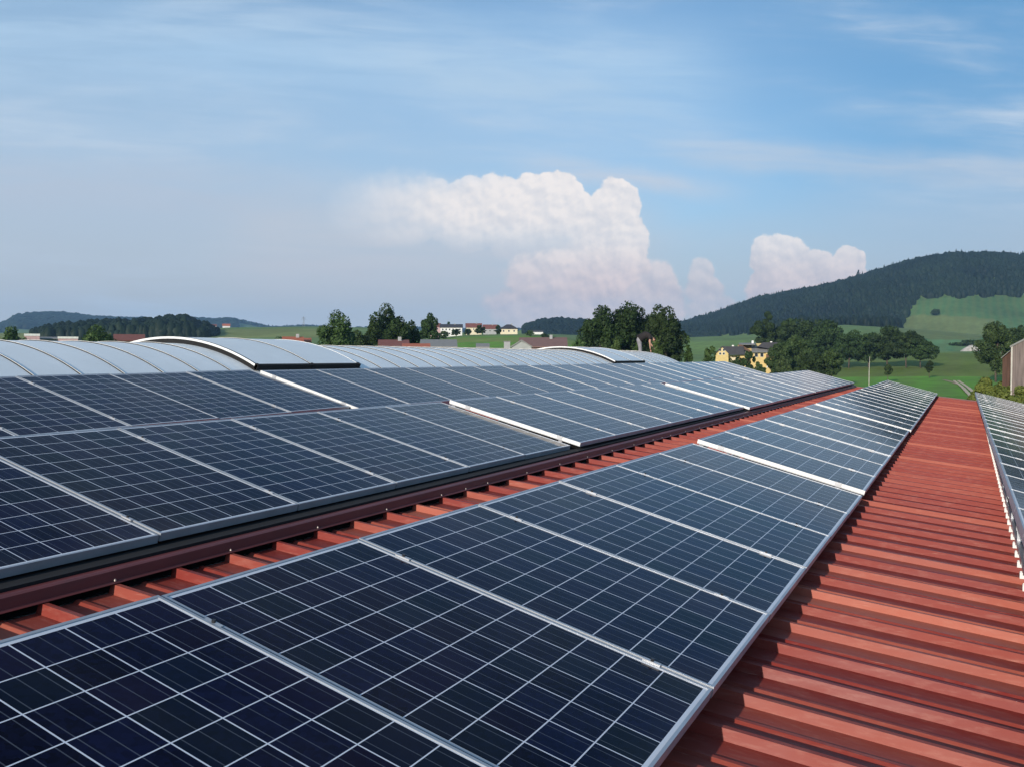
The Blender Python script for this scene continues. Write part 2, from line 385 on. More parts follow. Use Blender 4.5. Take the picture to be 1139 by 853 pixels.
def red_mat(name, base=(0.225, 0.030, 0.023), fade=(0.42, 0.118, 0.075)):
    m_ = bpy.data.materials.new(name); m_.use_nodes = True; N = NT(m_.node_tree)
    out = N.n('ShaderNodeOutputMaterial'); b = N.n('ShaderNodeBsdfPrincipled'); N.l(b.outputs[0], out.inputs[0])
    tc = N.n('ShaderNodeTexCoord').outputs['Object']
    sp = N.n('ShaderNodeSeparateXYZ'); N.l(tc, sp.inputs[0]); X, Y, Z = sp.outputs
    # each rib weathers a little differently
    rib = N.m('FLOOR', N.m('ADD', N.m('DIVIDE', Y, 1.0/3), 0.5))
    wn = N.n('ShaderNodeTexWhiteNoise', noise_dimensions='1D'); N.l(rib, wn.inputs['W'])
    n = N.noise(N.scale(tc, (0.5, 3.0, 3.0)), 1.6, 6, 0.65)
    k = N.m('ADD', N.m('MULTIPLY', N.m('POWER', wn.outputs['Value'], 3.0), 0.95), N.m('MULTIPLY', N.m('SUBTRACT', n, 0.45), 0.8), clamp=True)
    c = N.mix(k, base, fade)
    ns = N.noise(N.scale(tc, (0.5, 2, 2)), 0.9, 7, 0.7)
    c = N.mix(N.ss(ns, 0.50, 0.78, 0, 0.35), c, (0.16, 0.035, 0.03))
    fine = N.noise(N.scale(tc, (0.35, 1.5, 1.5)), 30, 4, 0.7)
    c = N.mix(N.ss(fine, 0.45, 0.75, 0, 0.16), c, (0.56, 0.30, 0.23))
    sc_ = N.noise(N.scale(tc, (0.12, 6, 6)), 14, 3, 0.6)
    c = N.mix(N.ss(sc_, 0.68, 0.74, 0, 0.25), c, (0.62, 0.36, 0.27))
    # bird droppings
    vo = N.n('ShaderNodeTexVoronoi'); vo.inputs['Scale'].default_value = 1.5; N.l(N.scale(tc, (1, 1, 0.2)), vo.inputs['Vector'])
    sp2 = N.n('ShaderNodeSeparateColor'); N.l(vo.outputs['Color'], sp2.inputs[0])
    rr = N.m('MULTIPLY', N.m('POWER', sp2.outputs[0], 3.0), 0.045)
    dd = N.m('ADD', vo.outputs['Distance'], N.m('MULTIPLY', N.m('SUBTRACT', N.noise(tc, 60, 3), 0.5), 0.03))
    c = N.mix(N.m('MULTIPLY', N.m('LESS_THAN', dd, rr), 0.7), c, (0.72, 0.66, 0.60))
    N.l(c, b.inputs['Base Color']); N.l(N.ss(n, 0.3, 0.7, 0.42, 0.6), b.inputs['Roughness'])
    b.inputs['Specular IOR Level'].default_value = 0.2
    bp = N.n('ShaderNodeBump'); bp.inputs['Strength'].default_value = 0.12; bp.inputs['Distance'].default_value = 0.01
    N.l(N.noise(N.scale(tc, (0.6, 1, 1)), 9, 4), bp.inputs['Height']); N.l(bp.outputs[0], b.inputs['Normal'])
    return m_
M['red'] = red_mat('weathered_red_sheet')
M['flash'] = mat('dark_red_flashing', (0.155, 0.036, 0.036), 0.45, 0, 0.25, 2, 0.1, stretch=(1, 0.3, 1), dirt=(0.09, 0.035, 0.035), dscale=3)

# ------------------------------------------------------------------ terrain sheet
def px_az(rel): return W0/2+FPX*np.tan(np.clip(rel, -1.3, 1.3))
def in_poly(px, py, poly):
    inside = np.zeros(px.shape, bool); n = len(poly); j = n-1
    for i in range(n):
        xi, yi = poly[i]; xj, yj = poly[j]
        c = ((yi > py) != (yj > py)) & (px < (xj-xi)*(py-yi)/((yj-yi) if yj != yi else 1e-9)+xi)
        inside ^= c; j = i
    return inside
FIELDS = [  # world outlines are found by dropping picture corners onto the terrain
  ([(-300, 375), (355, 376), (355, 366.4), (300, 366.3), (240, 367.5), (-300, 371)], (0.217, 0.254, 0.087)),
  ([(478, 384), (640, 385), (640, 379), (600, 376), (520, 376), (478, 379)], (0.196, 0.268, 0.065)),
  ([(740, 395), (800, 393), (830, 387), (830, 379), (745, 380)], (0.174, 0.275, 0.072)),
  ([(985, 392), (1400, 392), (1400, 329), (1139, 329), (1022, 332), (1010, 350), (1003, 362), (985, 371)], (0.082, 0.165, 0.060)),
  ([(985, 372), (1003, 362), (1008, 352), (1030, 351), (1060, 352), (1108, 356), (1106, 366), (1090, 378), (1040, 381), (1030, 376)], (0.150, 0.195, 0.070)),
  ([(1030, 378), (1075, 378), (1092, 392), (1030, 392)], (0.138, 0.268, 0.109)),
  ([(840, 419), (1300, 419), (1300, 394), (1092, 393.5), (1030, 393.5), (900, 402)], (0.140, 0.195, 0.038)),
]
def build_terrain():
    na, nr = 620, 560
    rel = np.concatenate([np.linspace(-math.pi, -0.75, 60)[:-1], np.linspace(-0.75, 0.75, na-120), np.linspace(0.75, math.pi, 62)[1:]])
    rr = np.concatenate([[0, 20, 40, 60], np.geomspace(80, 7000, nr)])
    A, Rr = np.meshgrid(rel, rr, indexing='ij')
    # the sheet is displaced with gentle rolls so that fields are not table flat
    Z = height(A, Rr)
    Xw = np.sin(A+YAW)*Rr; Yw = np.cos(A+YAW)*Rr
    Z = Z+np.where(Rr > 60, (np.sin(Xw/37)*np.cos(Yw/53)+0.6*np.sin(Xw/17+Yw/23))*0.25*np.clip((Rr-60)/200, 0, 1), 0)
    nA, nR = len(rel), len(rr)
    V = np.stack([Xw, Yw, Z], -1).reshape(-1, 3)
    idx = np.arange(nA*nR).reshape(nA, nR)
    q = np.stack([idx[:-1, :-1], idx[:-1, 1:], idx[1:, 1:], idx[1:, :-1]], -1).reshape(-1, 4)
    q = q[:, ::-1]
    m_ = bpy.data.materials.new('meadow_ground'); m_.use_nodes = True; N = NT(m_.node_tree)
    out = N.n('ShaderNodeOutputMaterial'); b = N.n('ShaderNodeBsdfPrincipled'); N.l(b.outputs[0], out.inputs[0])
    at_ = N.n('ShaderNodeAttribute', attribute_name='field'); tc = N.n('ShaderNodeTexCoord').outputs['Object']
    n1 = N.noise(tc, 0.010, 6, 0.6); n2 = N.noise(N.scale(tc, (1, 0.35, 1)), 0.12, 5, 0.65)
    n3 = N.noise(tc, 1.4, 4, 0.7)
    k = N.m('ADD', N.m('MULTIPLY', N.ss(n1, 0.3, 0.7), 0.4), N.m('MULTIPLY', N.ss(n2, 0.3, 0.7), 0.35))
    k = N.m('ADD', k, N.m('MULTIPLY', n3, 0.35))
    mul = N.n('ShaderNodeVectorMath', operation='SCALE'); N.l(at_.outputs['Color'], mul.inputs[0]); N.l(N.m('ADD', 0.55, N.m('MULTIPLY', k, 0.8)), mul.inputs['Scale'])
    # mowing rows
    wv = N.n('ShaderNodeTexWave'); N.l(N.scale(tc, (0.8, 0.6, 0)), wv.inputs['Vector']); wv.inputs['Scale'].default_value = 0.03
    wv.inputs['Distortion'].default_value = 2.0; wv.inputs['Detail'].default_value = 2
    c = N.mix(N.m('MULTIPLY', wv.outputs['Fac'], 0.32), mul.outputs[0], (0.16, 0.18, 0.06))
    N.l(c, b.inputs['Base Color']); b.inputs['Roughness'].default_value = 0.9; b.inputs['Specular IOR Level'].default_value = 0.1
    o = np_mesh('ground', V, q, m_)
    colr = np.tile(np.array([0.135, 0.30, 0.040]), (len(V), 1))
    far = (Rr.ravel() > 560); colr[far] = (0.14, 0.22, 0.07)
    for poly, c in FIELDS:
        wp = [hit(x, y) for x, y in poly]
        wp = [(w.x, w.y) for w in wp]
        ins = in_poly(V[:, 0], V[:, 1], wp) & (Rr.ravel() > 250)
        colr[ins] = c
    ca = o.data.color_attributes.new('field', 'FLOAT_COLOR', 'POINT')
    ca.data.foreach_set('color', np.concatenate([colr, np.ones((len(V), 1))], 1).astype(np.float32).ravel())
    o.data.polygons.foreach_set('use_smooth', [True]*len(o.data.polygons))
    tag(o, kind='structure', label='rolling green meadows and fields around the hall and up the hills')
    return o
build_terrain()

# farm track: two gravel wheel ruts
def ribbon(name, pts, width, material, lift, label):
    P = [Vector(p) for p in pts]; V = []; n = len(P)
    for i, p in enumerate(P):
        t = (P[min(i+1, n-1)]-P[max(i-1, 0)]); t.z = 0; t.normalize(); s = Vector((-t.y, t.x, 0))
        w = width*(0.85+0.3*rnd.random())/2
        for sg in (1, -1):
            q = p+s*w*sg; V.append((q.x, q.y, float(height_xy(q.x, q.y))+lift+0.15))
    mb = MB(); mb.v = V
    for i in range(n-1): mb.f.append((2*i, 2*i+1, 2*i+3, 2*i+2)); mb.mi.append(0)
    o = mb.build(name, material); return tag(o, label, kind='structure')
M['gravel'] = mat('pale_gravel', (0.56, 0.45, 0.30), 0.9, 0, 0.25, 0.8, 0.3, 6)
M['dirt'] = mat('bare_earth', (0.30, 0.22, 0.13), 0.95, 0, 0.3, 0.5)
def track():
    a = [(1064, 424.5), (1069, 427.5), (1075, 432), (1082, 439), (1091, 448), (1106, 465)]
    for i, off in enumerate((-0.65, 0.65)):
        pts = []
        c = [ground_at(x, 8.2*FPX/(y-HOR)/math.cos(az_of_px(x))) for x, y in a]
        for k in range(len(c)-1):
            for t in np.linspace(0, 1, 8, endpoint=False): pts.append(c[k].lerp(c[k+1], t))
        pts.append(c[-1])
        d = (c[-1]-c[0]).normalized(); s = Vector((-d.y, d.x, 0))
        ribbon('track', [p+s*off for p in pts], 0.85, M['gravel'], 0.03, 'pale gravel wheel rut of the farm track across the meadow')
track()
o = ribbon('path', [ground_at(x, r_) for x, r_ in ((1050, 345), (1056, 335), (1062, 318), (1066, 304))], 1.5, M['dirt'], 0.02, 'bare earth patch where the farm track starts')

# ------------------------------------------------------------------ the hall with the red roof
RZ0, RXS, RSL = -0.946, -3.20, 0.112          # rib-top height at the step, x of the step, fall to the right
def roof_z(x): return CZ+RZ0-RSL*(x-RXS)
def upper_z(x): return CZ+RZ0+0.054-0.086*(x-RXS)
PITCHR = 1.0/3; RH = 0.037
Y0, Y1 = -7.0, 31.0
XR, XL = 9.0, -7.75
def sheet_profile(y0, y1):
    """(y, height below the rib top) of the trapezoid sheet, ribs at multiples of the pitch"""
    pts = []; k = int(math.ceil(y0/PITCHR)); y = k*PITCHR
    pts.append((y0, -RH))
    while y < y1-0.1:
        pts += [(y-0.014, -RH), (y, 0.0), (y+0.024, 0.0), (y+0.042, -RH),
                (y+0.150, -RH), (y+0.162, -RH+0.009), (y+0.182, -RH+0.009), (y+0.194, -RH)]
        y += PITCHR
    pts.append((y1, -RH)); return pts
def sheet(x0, x1, zf, y0, y1, nseg=6):
    mb = MB(); prof = sheet_profile(y0, y1); n = len(prof)
    xs = np.linspace(x0, x1, nseg+1)
    for x in xs:
        for y, dz in prof: mb.v.append((x, y, zf(x)+dz))
    for i in range(nseg):
        for j in range(n-1):
            a = i*n+j; mb.f.append((a, a+n, a+n+1, a+1)); mb.mi.append(0)
    return mb
M['render'] = mat('hall_wall', (0.55, 0.53, 0.48), 0.85, 0, 0.1, 1.0)
def build_hall():
    t = empty('hall', (0, 0, 0), 0, 'long hall with a low red ribbed metal roof carrying the solar rows', 'building')
    sheet(RXS, XR, roof_z, Y0, Y1).build('roof', M['red'], t)
    up = upper_z
    sheet(XL, RXS-0.03, up, Y0, Y1).build('roof', M['red'], t)
    # step flashing: vertical face plus a narrow top and a drip foot on the ribs
    mb = MB(); zt = roof_z(RXS)
    prof = [(RXS-0.05, zt+0.060), (RXS-0.012, zt+0.058), (RXS, zt+0.052), (RXS+0.004, zt+0.010), (RXS+0.022, zt+0.003),
            (RXS+0.022, zt+0.001), (RXS-0.004, zt+0.004), (RXS-0.016, zt+0.049), (RXS-0.05, zt+0.052)]
    mb.prism(prof, 'y', Y0, Y1-0.02)
    mb.build('step_flashing', M['flash'], t, bevel=0.0)
    MB().box(RXS-0.22, RXS-0.052, Y0, Y1-0.05, zt+0.02, zt+0.074).build('gap_shade_strip', M['black'], t)  # added black strip, paints the shade under the left row's lower edge
    # closure board in the shadow under the flashing
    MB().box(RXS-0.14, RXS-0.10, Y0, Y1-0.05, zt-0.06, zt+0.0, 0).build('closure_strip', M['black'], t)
    sm = MB(); sm.tube((0, 0, 0), (0, 0, 0.006), 0.006, 0.005, 8); sm.tube((0, 0, 0.006), (0, 0, 0.009), 0.003, 0.003, 6)
    sme = sm.mesh('screw', M['screw'])
    k0 = int(math.ceil(0.5/PITCHR)); cnt = 0
    for k in range(k0, int(30.8/PITCHR)):
        if cnt >= 96: break
        y = k*PITCHR+0.012
        if k % 2 == 0 or k % 7 == 3:
            s_ = link('screw', sme, t); s_.location = (RXS+0.008, y+rnd.uniform(-.01, .01), zt+0.010); cnt += 1
    # verge trim at the far end, eaves and walls
    for x0, x1, zf in ((RXS, XR, roof_z), (XL, RXS-0.1, up)):
        mb = MB()
        for a, b_ in ((Y1, Y1+0.05),):
            mb.v += [(x0, a, zf(x0)-0.16), (x1, a, zf(x1)-0.16), (x1, b_, zf(x1)-0.16), (x0, b_, zf(x0)-0.16),
                     (x0, a, zf(x0)+0.02), (x1, a, zf(x1)+0.02), (x1, b_, zf(x1)+0.02), (x0, b_, zf(x0)+0.02)]
            for q in ((0,3,2,1),(4,5,6,7),(0,1,5,4),(1,2,6,5),(2,3,7,6),(3,0,4,7)): mb.f.append(q); mb.mi.append(0)
        mb.build('verge_trim', M['flash'], t)
    mb = MB(); w = 0.25
    prof = [(XL+w, 0), (XR-w, 0), (XR-w, roof_z(XR-w)-RH-0.05), (RXS, roof_z(RXS)-RH-0.05), (XL+w, upper_z(XL+w)-RH-0.08)]
    mb.prism(prof, 'y', Y0+w, Y1-0.12)
    mb.build('wall', M['render'], t)
    return t
build_hall()

# ------------------------------------------------------------------ solar panels
PL, FW, FD = 1.48, 0.011, 0.040
_pm = {}
def panel_meshes(P):
    key = round(P, 4)
    if key in _pm: return _pm[key]
    w = P-0.010
    # frame: four mitred bars with a lip over the glass
    mb = MB()
    def bar(x0, x1, y0, y1): mb.box(x0, x1, y0, y1, -FD, 0)
    bar(0, FW, 0, w); bar(PL-FW, PL, 0, w); bar(FW, PL-FW, 0, FW); bar(FW, PL-FW, w-FW, w)
    fr = mb.mesh('frame', M['alu'])
    g = MB(); g.poly([(FW, FW, -0.0035), (PL-FW, FW, -0.0035), (PL-FW, w-FW, -0.0035), (FW, w-FW, -0.0035)])
    gm = g.mesh('glass', M['cells'], recalc=False)
    if gm.polygons[0].normal.z < 0: gm.flip_normals()
    uvl = gm.uv_layers.new(name='UVMap'); mx, my = 0.024, 0.014
    for lp in gm.loops:
        c = gm.vertices[lp.vertex_index].co
        uvl.data[lp.index].uv = ((c.x-mx)/(PL-2*mx)*10, (c.y-my)/(w-2*my)*6)
    bk = MB(); bk.poly([(FW, FW, -0.010), (FW, w-FW, -0.010), (PL-FW, w-FW, -0.010), (PL-FW, FW, -0.010)])
    bm_ = bk.mesh('back_sheet', M['back'], recalc=False)
    _pm[key] = (fr, gm, bm_); return _pm[key]
def clamp_mesh(end):
    mb = MB()
    if end:
        mb.box(-0.028, 0.028, -0.014, 0.006, -0.005, 0.004); mb.box(-0.028, 0.028, -0.016, -0.011, -FD+0.004, 0.004)
    else: mb.box(-0.032, 0.032, -0.014, 0.004, -0.004, 0.0035)
    me = MB(); me.v = mb.v; me.f = mb.f; me.mi = mb.mi
    yb = -0.005
    me.tube((0.0, yb, 0.004), (0.0, yb, 0.012), 0.0065, 0.0065, 6, mi=1)
    return me.mesh('clamp', [M['clamp'], M['bolt']])
CL_MID, CL_END = clamp_mesh(False), clamp_mesh(True)
ORD = ['first', 'second', 'third', 'fourth', 'fifth', 'sixth', 'seventh', 'eighth']
SEC = ['nearest', 'second', 'third', 'farthest']
ROWS = {  # name: list of sections (x, y, z, slope, tx, tz, P, first index, count)
 'centre': [(-2.1719, 1.9849, -0.7147, 14.736, -0.0042, -0.0076, 1.0092, -1, 7), (-2.1959, 8.2232, -0.7437, 14.92, -0.0052, -0.0011, 1.0375, 0, 7),
            (-2.2133, 15.5538, -0.7464, 15.173, -0.003, 0.0017, 1.0141, 0, 7), (-2.2346, 22.72, -0.734, 15.173, -0.003, 0.0017, 1.0141, 0, 8)],
 'left': [(-4.7823, 4.0505, -0.4407, 14.874, -0.003, -0.0029, 0.9899, -3, 7), (-4.721, 8.0792, -0.4337, 14.75, -0.0004, -0.001, 1.0126, 0, 7),
          (-4.6392, 15.2379, -0.4415, 14.96, 0.0012, 0.0013, 1.0134, 0, 7), (-4.63, 22.40, -0.432, 14.96, 0.0012, 0.0013, 1.0134, 0, 8)],
 'upper left': [(-7.5654, 5.3255, -0.1696, 15.419, -0.0055, 0.0063, 0.9953, -4, 7), (-7.4559, 8.3541, -0.158, 15.95, 0.011, 0.001, 1.0137, 0, 7),
                (-7.38, 15.53, -0.155, 15.95, 0.003, 0.001, 1.0137, 0, 7), (-7.36, 22.70, -0.149, 15.95, 0.003, 0.0005, 1.0137, 0, 8)],
 'right': [(0.301, 8.2499, -1.0378, 14.324, -0.0052, 0.0, 1.0104, -7, 7), (0.301, 8.2499, -1.0378, 14.324, -0.0052, 0.0, 1.0104, 0, 7),
           (0.264, 15.39, -1.038, 14.324, -0.0052, 0.0, 1.0104, 0, 7), (0.228, 22.52, -1.038, 14.324, -0.0052, 0.0, 1.0104, 0, 8)],
}
ROWTXT = {'centre': 'centre row', 'left': 'row left of the red step', 'upper left': 'row beside the vaulted roof', 'right': 'row at the right edge'}
M['wire'] = mat('black_cable', (0.015, 0.015, 0.017), 0.5, 0, 0.1, 5)
def basis(s, tx, tz):
    Vv = Vector((math.cos(s), -tx, -math.sin(s))).normalized(); U = Vector((tx, 1, tz)).normalized()
    Nn = Vv.cross(U).normalized(); U = Nn.cross(Vv)
    return Vv, U, Nn
for row, secs in ROWS.items():
    for si, (x, y, z, sl, tx, tz, P, i0, cnt) in enumerate(secs):
        s = R(sl); Vv, U, Nn = basis(s, tx, tz)
        for k in range(cnt):
            u = i0+k
            jit = Matrix.Rotation(rnd.gauss(0, 0.0009), 3, U) @ Matrix.Rotation(rnd.gauss(0, 0.0009), 3, Vv)
            a, b_, c_ = jit @ Vv, jit @ U, jit @ Nn
            org = Vector((x+u*P*tx, y+u*P+0.005, CZ+z+u*P*tz))+Nn*rnd.gauss(0, 0.0012)
            t = empty('solar_panel', (0, 0, 0), 0,
                      f'{ORD[k]} solar panel from the front, {SEC[si]} section, {ROWTXT[row]}', 'solar panel', f'solar panels of the {ROWTXT[row]}')
            t.matrix_world = Matrix(((a.x, b_.x, c_.x, org.x), (a.y, b_.y, c_.y, org.y), (a.z, b_.z, c_.z, org.z), (0, 0, 0, 1)))
            fr, gm, bk = panel_meshes(P)
            link('frame', fr, t); link('glass', gm, t); link('back_sheet', bk, t)
            for cx in (0.22, PL-0.22):
                c = link('clamp', CL_END if k == 0 else CL_MID, t); c.location = (cx, -0.0 if k == 0 else 0.0, 0)

# mounting rack of each row: two rails, posts and a foot on every rib
def rack(row):
    secs = ROWS[row]
    x, y, z, sl, tx, tz, P, i0, cnt = secs[1]; s = R(sl); Vv, U, Nn = basis(s, 0, 0)
    t = empty('mounting_rack', (x, y, roof_z(x)), 0, {'centre': 'aluminium rack holding up the centre row of solar panels',
        'left': 'aluminium rack under the solar row just left of the dark red step', 'upper left': 'aluminium rack under the far left solar row beside the vaulted roof',
        'right': 'aluminium rack with bright feet on the ribs under the solar row at the right edge'}[row], 'rack', 'racks under the solar rows')
    def loc(px, py, pz): return (px-x, py-y, pz-roof_z(x))
    lift = upper_z(x)-roof_z(x) if x < RXS else 0.0
    for off in (0.035, PL-0.22):
        for si, (sx, sy, sz, _, stx, stz, sP, si0, sc_) in enumerate(secs):
            a0 = sy+si0*sP+0.03; a1 = sy+(si0+sc_)*sP-0.05
            mb = MB()
            def pt(yy): 
                uu = yy-sy
                return Vector((sx+stx*uu, yy, CZ+sz+stz*uu))+Vv*off-Nn*(FD+0.003)
            A, B = pt(a0), pt(a1); d = (B-A).normalized()
            pr = [(-0.02, 0), (0.02, 0), (0.02, -0.038), (0.006, -0.038), (0.006, -0.03), (-0.006, -0.03), (-0.006, -0.038), (-0.02, -0.038)]
            n = len(pr)
            for Q in (A, B):
                for p_ in pr:
                    w = Q+Vv*p_[0]+Nn*p_[1]; mb.v.append(loc(*w))
            mb.f.append(tuple(range(n-1, -1, -1))); mb.f.append(tuple(range(n, 2*n))); mb.mi += [0, 0]
            for i in range(n):
                j = (i+1) % n; mb.f.append((i, j, n+j, n+i)); mb.mi.append(0)
            mb.build('rail', M['alu_dark'] if row != 'right' else M['alu'], t)
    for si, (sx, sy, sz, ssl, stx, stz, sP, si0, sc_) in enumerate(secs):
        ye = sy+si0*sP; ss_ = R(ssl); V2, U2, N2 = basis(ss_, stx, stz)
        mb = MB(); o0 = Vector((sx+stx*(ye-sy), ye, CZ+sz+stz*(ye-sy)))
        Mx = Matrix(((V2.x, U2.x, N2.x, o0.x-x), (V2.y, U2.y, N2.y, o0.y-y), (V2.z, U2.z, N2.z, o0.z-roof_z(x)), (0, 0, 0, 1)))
        mb.box(0.02, PL-0.02, -0.28, 0.20, -0.105, -0.088, M=Mx); mb.build('gap_shade_plate', M['black'], t)  # black plate added to paint the shaded gap between sections
        mb = MB(); mb.box(0.0, PL, -0.007, -0.002, -0.032, 0.0005, M=Mx); mb.build('sunlit_side_plate', M['alu_white'], t)  # pale plate added to paint the sunlit near side of the first frame
        if row == 'upper left':
            mb = MB(); L_ = sc_*sP-0.03
            Mx = Matrix(((V2.x, U2.x, N2.x, o0.x-x), (V2.y, U2.y, N2.y, o0.y-y), (V2.z, U2.z, N2.z, o0.z-roof_z(x)), (0, 0, 0, 1)))
            mb.box(PL-0.03, PL-0.012, 0.0, L_, -0.20, -FD-0.001, M=Mx); mb.build('front_trim', M['alu_white'], t)
    # base rail with feet under the upper edge, posts between base rail and upper rail
    bx = x+0.035*math.cos(s)+0.0
    zb = roof_z(bx)+lift
    mb = MB(); mb.box(*[v for v in (bx-x-0.018, bx-x+0.018)], 1.1-y, 30.7-y, zb+0.020-roof_z(x), zb+0.062-roof_z(x)); mb.build('base_rail', M['alu_dark'], t)
    fm = MB(); fm.box(-0.040, 0.020, -0.016, 0.016, 0.0, 0.020); fm.box(-0.040, -0.024, -0.016, 0.016, 0.020, 0.036); fm.tube((-0.032, 0, 0.036), (-0.032, 0, 0.044), 0.006, 0.006, 6)
    fme = fm.mesh('foot', M['alu_white'])
    cnt = 0
    for k in range(int(math.ceil(1.2/PITCHR)), int(30.6/PITCHR)+1):
        if cnt >= 98: break
        f = link('foot', fme, t); f.location = loc(bx, k*PITCHR+0.012, zb); cnt += 1
    zt_ = CZ+z-FD-0.04-0.02
    hgt = zt_-(zb+0.06)
    pm = MB(); pm.box(-0.016, 0.016, -0.014, 0.014, 0, hgt); pm.box(-0.021, -0.016, -0.02, 0.02, hgt-0.07, hgt+0.02)
    pme = pm.mesh('post', M['alu'])
    for k in range(31):
        yy = 1.35+k*0.99
        if yy > 30.5: break
        p_ = link('post', pme, t); p_.location = loc(bx, yy, zb+0.06)
    # short front posts
    fx = x+(PL-0.22)*math.cos(s); zf = roof_z(fx)+(upper_z(fx)-roof_z(fx) if fx < RXS-0.1 else 0)
    h2 = (CZ+z-(PL-0.22)*math.sin(s)-FD-0.04)-zf
    qm = MB(); qm.box(-0.016, 0.016, -0.014, 0.014, 0, max(0.03, h2)); qme = qm.mesh('short_post', M['alu'])
    for k in range(31):
        yy = 1.35+k*0.99
        if yy > 30.5: break
        p_ = link('short_post', qme, t); p_.location = loc(fx, yy, zf)
for r_ in ROWS: rack(r_)

# lightning rod behind the centre row
def rod():
    p = Vector((-2.62, 28.9, roof_z(-2.62)))
    t = empty('lightning_rod', p, 0, 'thin pale lightning rod standing behind the far end of the centre row', 'lightning rod')
    MB().box(-0.12, 0.12, -0.12, 0.12, 0, 0.07).build('base_block', M['black'], t)
    mb = MB(); mb.tube((0, 0, 0.05), (0, 0, 0.6), 0.012, 0.011, 8); mb.tube((0, 0, 0.6), (0.012, 0, 1.02), 0.008, 0.005, 8)
    mb.build('rod', mat('pale_rod', (0.62, 0.60, 0.50), 0.5, 0.3), t)
rod()

# ------------------------------------------------------------------ vaulted pale roof on the left
M['vault'] = mat('pale_roof_sheet', (0.82, 0.86, 0.87), 0.42, 0.0, 0.05, 0.5, 0.03, 3, dirt=(0.70, 0.75, 0.76), dscale=0.35)
M['vwall'] = mat('grey_panel_wall', (0.5, 0.5, 0.48), 0.7)
VX, VR, VZC, VY0, VY1, VS = -14.35, 5.0, 0.275, 2.0, 42.0, 0.80
def vault_pt(x_, extra=0.0):
    a = math.asin(max(-1, min(1, (x_-VX)/VR))); rr = VR+extra
    return VX+math.sin(a)*rr, VZC-VR+math.cos(a)*rr
def arc(a0, a1, n, extra):
    return [(VX+math.sin(a)*(VR+extra), CZ+VZC-VR+math.cos(a)*(VR+extra)) for a in np.linspace(a0, a1, n)]
def arc_strip(mb, a0, a1, n, e0, e1, y0, y1, mi=0):
    o_ = arc(a0, a1, n, e1); i_ = arc(a0, a1, n, e0)
    b = len(mb.v)
    for (xo, zo), (xi, zi) in zip(o_, i_): mb.v += [(xo, y0, zo), (xo, y1, zo), (xi, y1, zi), (xi, y0, zi)]
    for k in range(n-1):
        p = b+4*k; q = p+4
        for i in range(4): mb.f.append((p+i, p+(i+1) % 4, q+(i+1) % 4, q+i)); mb.mi.append(mi)
    mb.f.append((b+3, b+2, b+1, b)); mb.mi.append(mi); e = b+4*(n-1); mb.f.append((e, e+1, e+2, e+3)); mb.mi.append(mi)
def build_vault():
    t = empty('vaulted_hall', (VX, 0, 0), 0, 'long hall with a pale barrel vaulted roof of curved seamed sheets', 'building')
    mv = Matrix.Translation((-VX, 0, 0))
    def b_(mb, name, m_, smooth=False):
        mb.v = [(v[0]-VX, v[1], v[2]) for v in mb.v]; return mb.build(name, m_, t, smooth)
    A = R(58)
    mb = MB(); arc_strip(mb, -A, A, 60, -0.03, 0.0, VY0, VY1); o = b_(mb, 'roof', M['vault'])
    zE = CZ+VZC-VR+math.cos(A)*VR-0.03; hx = math.sin(A)*VR
    mb = MB(); mb.box(VX-hx+0.1, VX+hx-0.1, VY0+0.1, VY1-0.1, 0, zE); b_(mb, 'wall', M['vwall'])
    mb = MB(); prof = [(x_, z_) for x_, z_ in arc(-A, A, 40, -0.035)]
    mb.prism(prof, 'y', VY1-0.1, VY1-0.02); mb.prism(prof, 'y', VY0+0.02, VY0+0.1); b_(mb, 'gable', M['vwall'])
    k = 0; y = VY0+0.35
    while y < VY1:
        m1 = MB(); arc_strip(m1, -A, A, 60, 0.001, 0.012, y, y+0.012, 0); arc_strip(m1, -A, A, 60, 0.001, 0.018, y+0.012, y+0.025, 1)
        o = b_(m1, 'seam', [M['black'], M['alu_white']])
        y += VS
    # two raised curved smoke vents riding on the vault
    for y0, y1, nm, al in ((13.35, 16.6, 'near', R(26.6)), (33.0, 36.4, 'far', R(27.0))):
        mb = MB(); e = 0.125
        arc_strip(mb, -R(24), al, 30, e-0.03, e, y0+0.05, y1-0.02)
        cov = b_(mb, 'vent_cover', M['vault'])
        def sub(m2, name, m_):
            m2.v = [(v[0]-VX, v[1], v[2]) for v in m2.v]; return m2.build(name, m_, cov)
        for ya, yb in ((y0, y0+0.02), (y1-0.01, y1+0.01)):
            m2 = MB(); arc_strip(m2, -R(24), al, 30, e-0.036, e+0.006, ya, yb); sub(m2, 'edge_trim', M['alu_white'])
        for ya, yb, ea, eb in ((y0+0.02, y0+0.05, 0.0, e-0.036), (y1-0.05, y1-0.02, 0.0, e-0.036), (y0+0.025, y0+0.04, e+0.001, e+0.010)):
            m2 = MB(); arc_strip(m2, -R(24), al, 30, ea, eb, ya, yb); sub(m2, 'gasket', M['black'])
        m2 = MB(); ym = (y0+y1)/2; arc_strip(m2, -R(24), al, 30, e, e+0.010, ym-0.012, ym); arc_strip(m2, -R(24), al, 30, e, e+0.016, ym, ym+0.015, 1)
        sub(m2, 'seam', [M['black'], M['alu_white']])
        m2 = MB(); arc_strip(m2, al, al+R(0.7), 3, e-0.085, e+0.012, y0, y1+0.03)
        for yy in (y0, ym, y1-0.05): arc_strip(m2, al-R(0.1), al+R(0.8), 3, e-0.095, e+0.022, yy, yy+0.07)
        sub(m2, 'gutter_bar', M['black'])
    return t
build_vault()
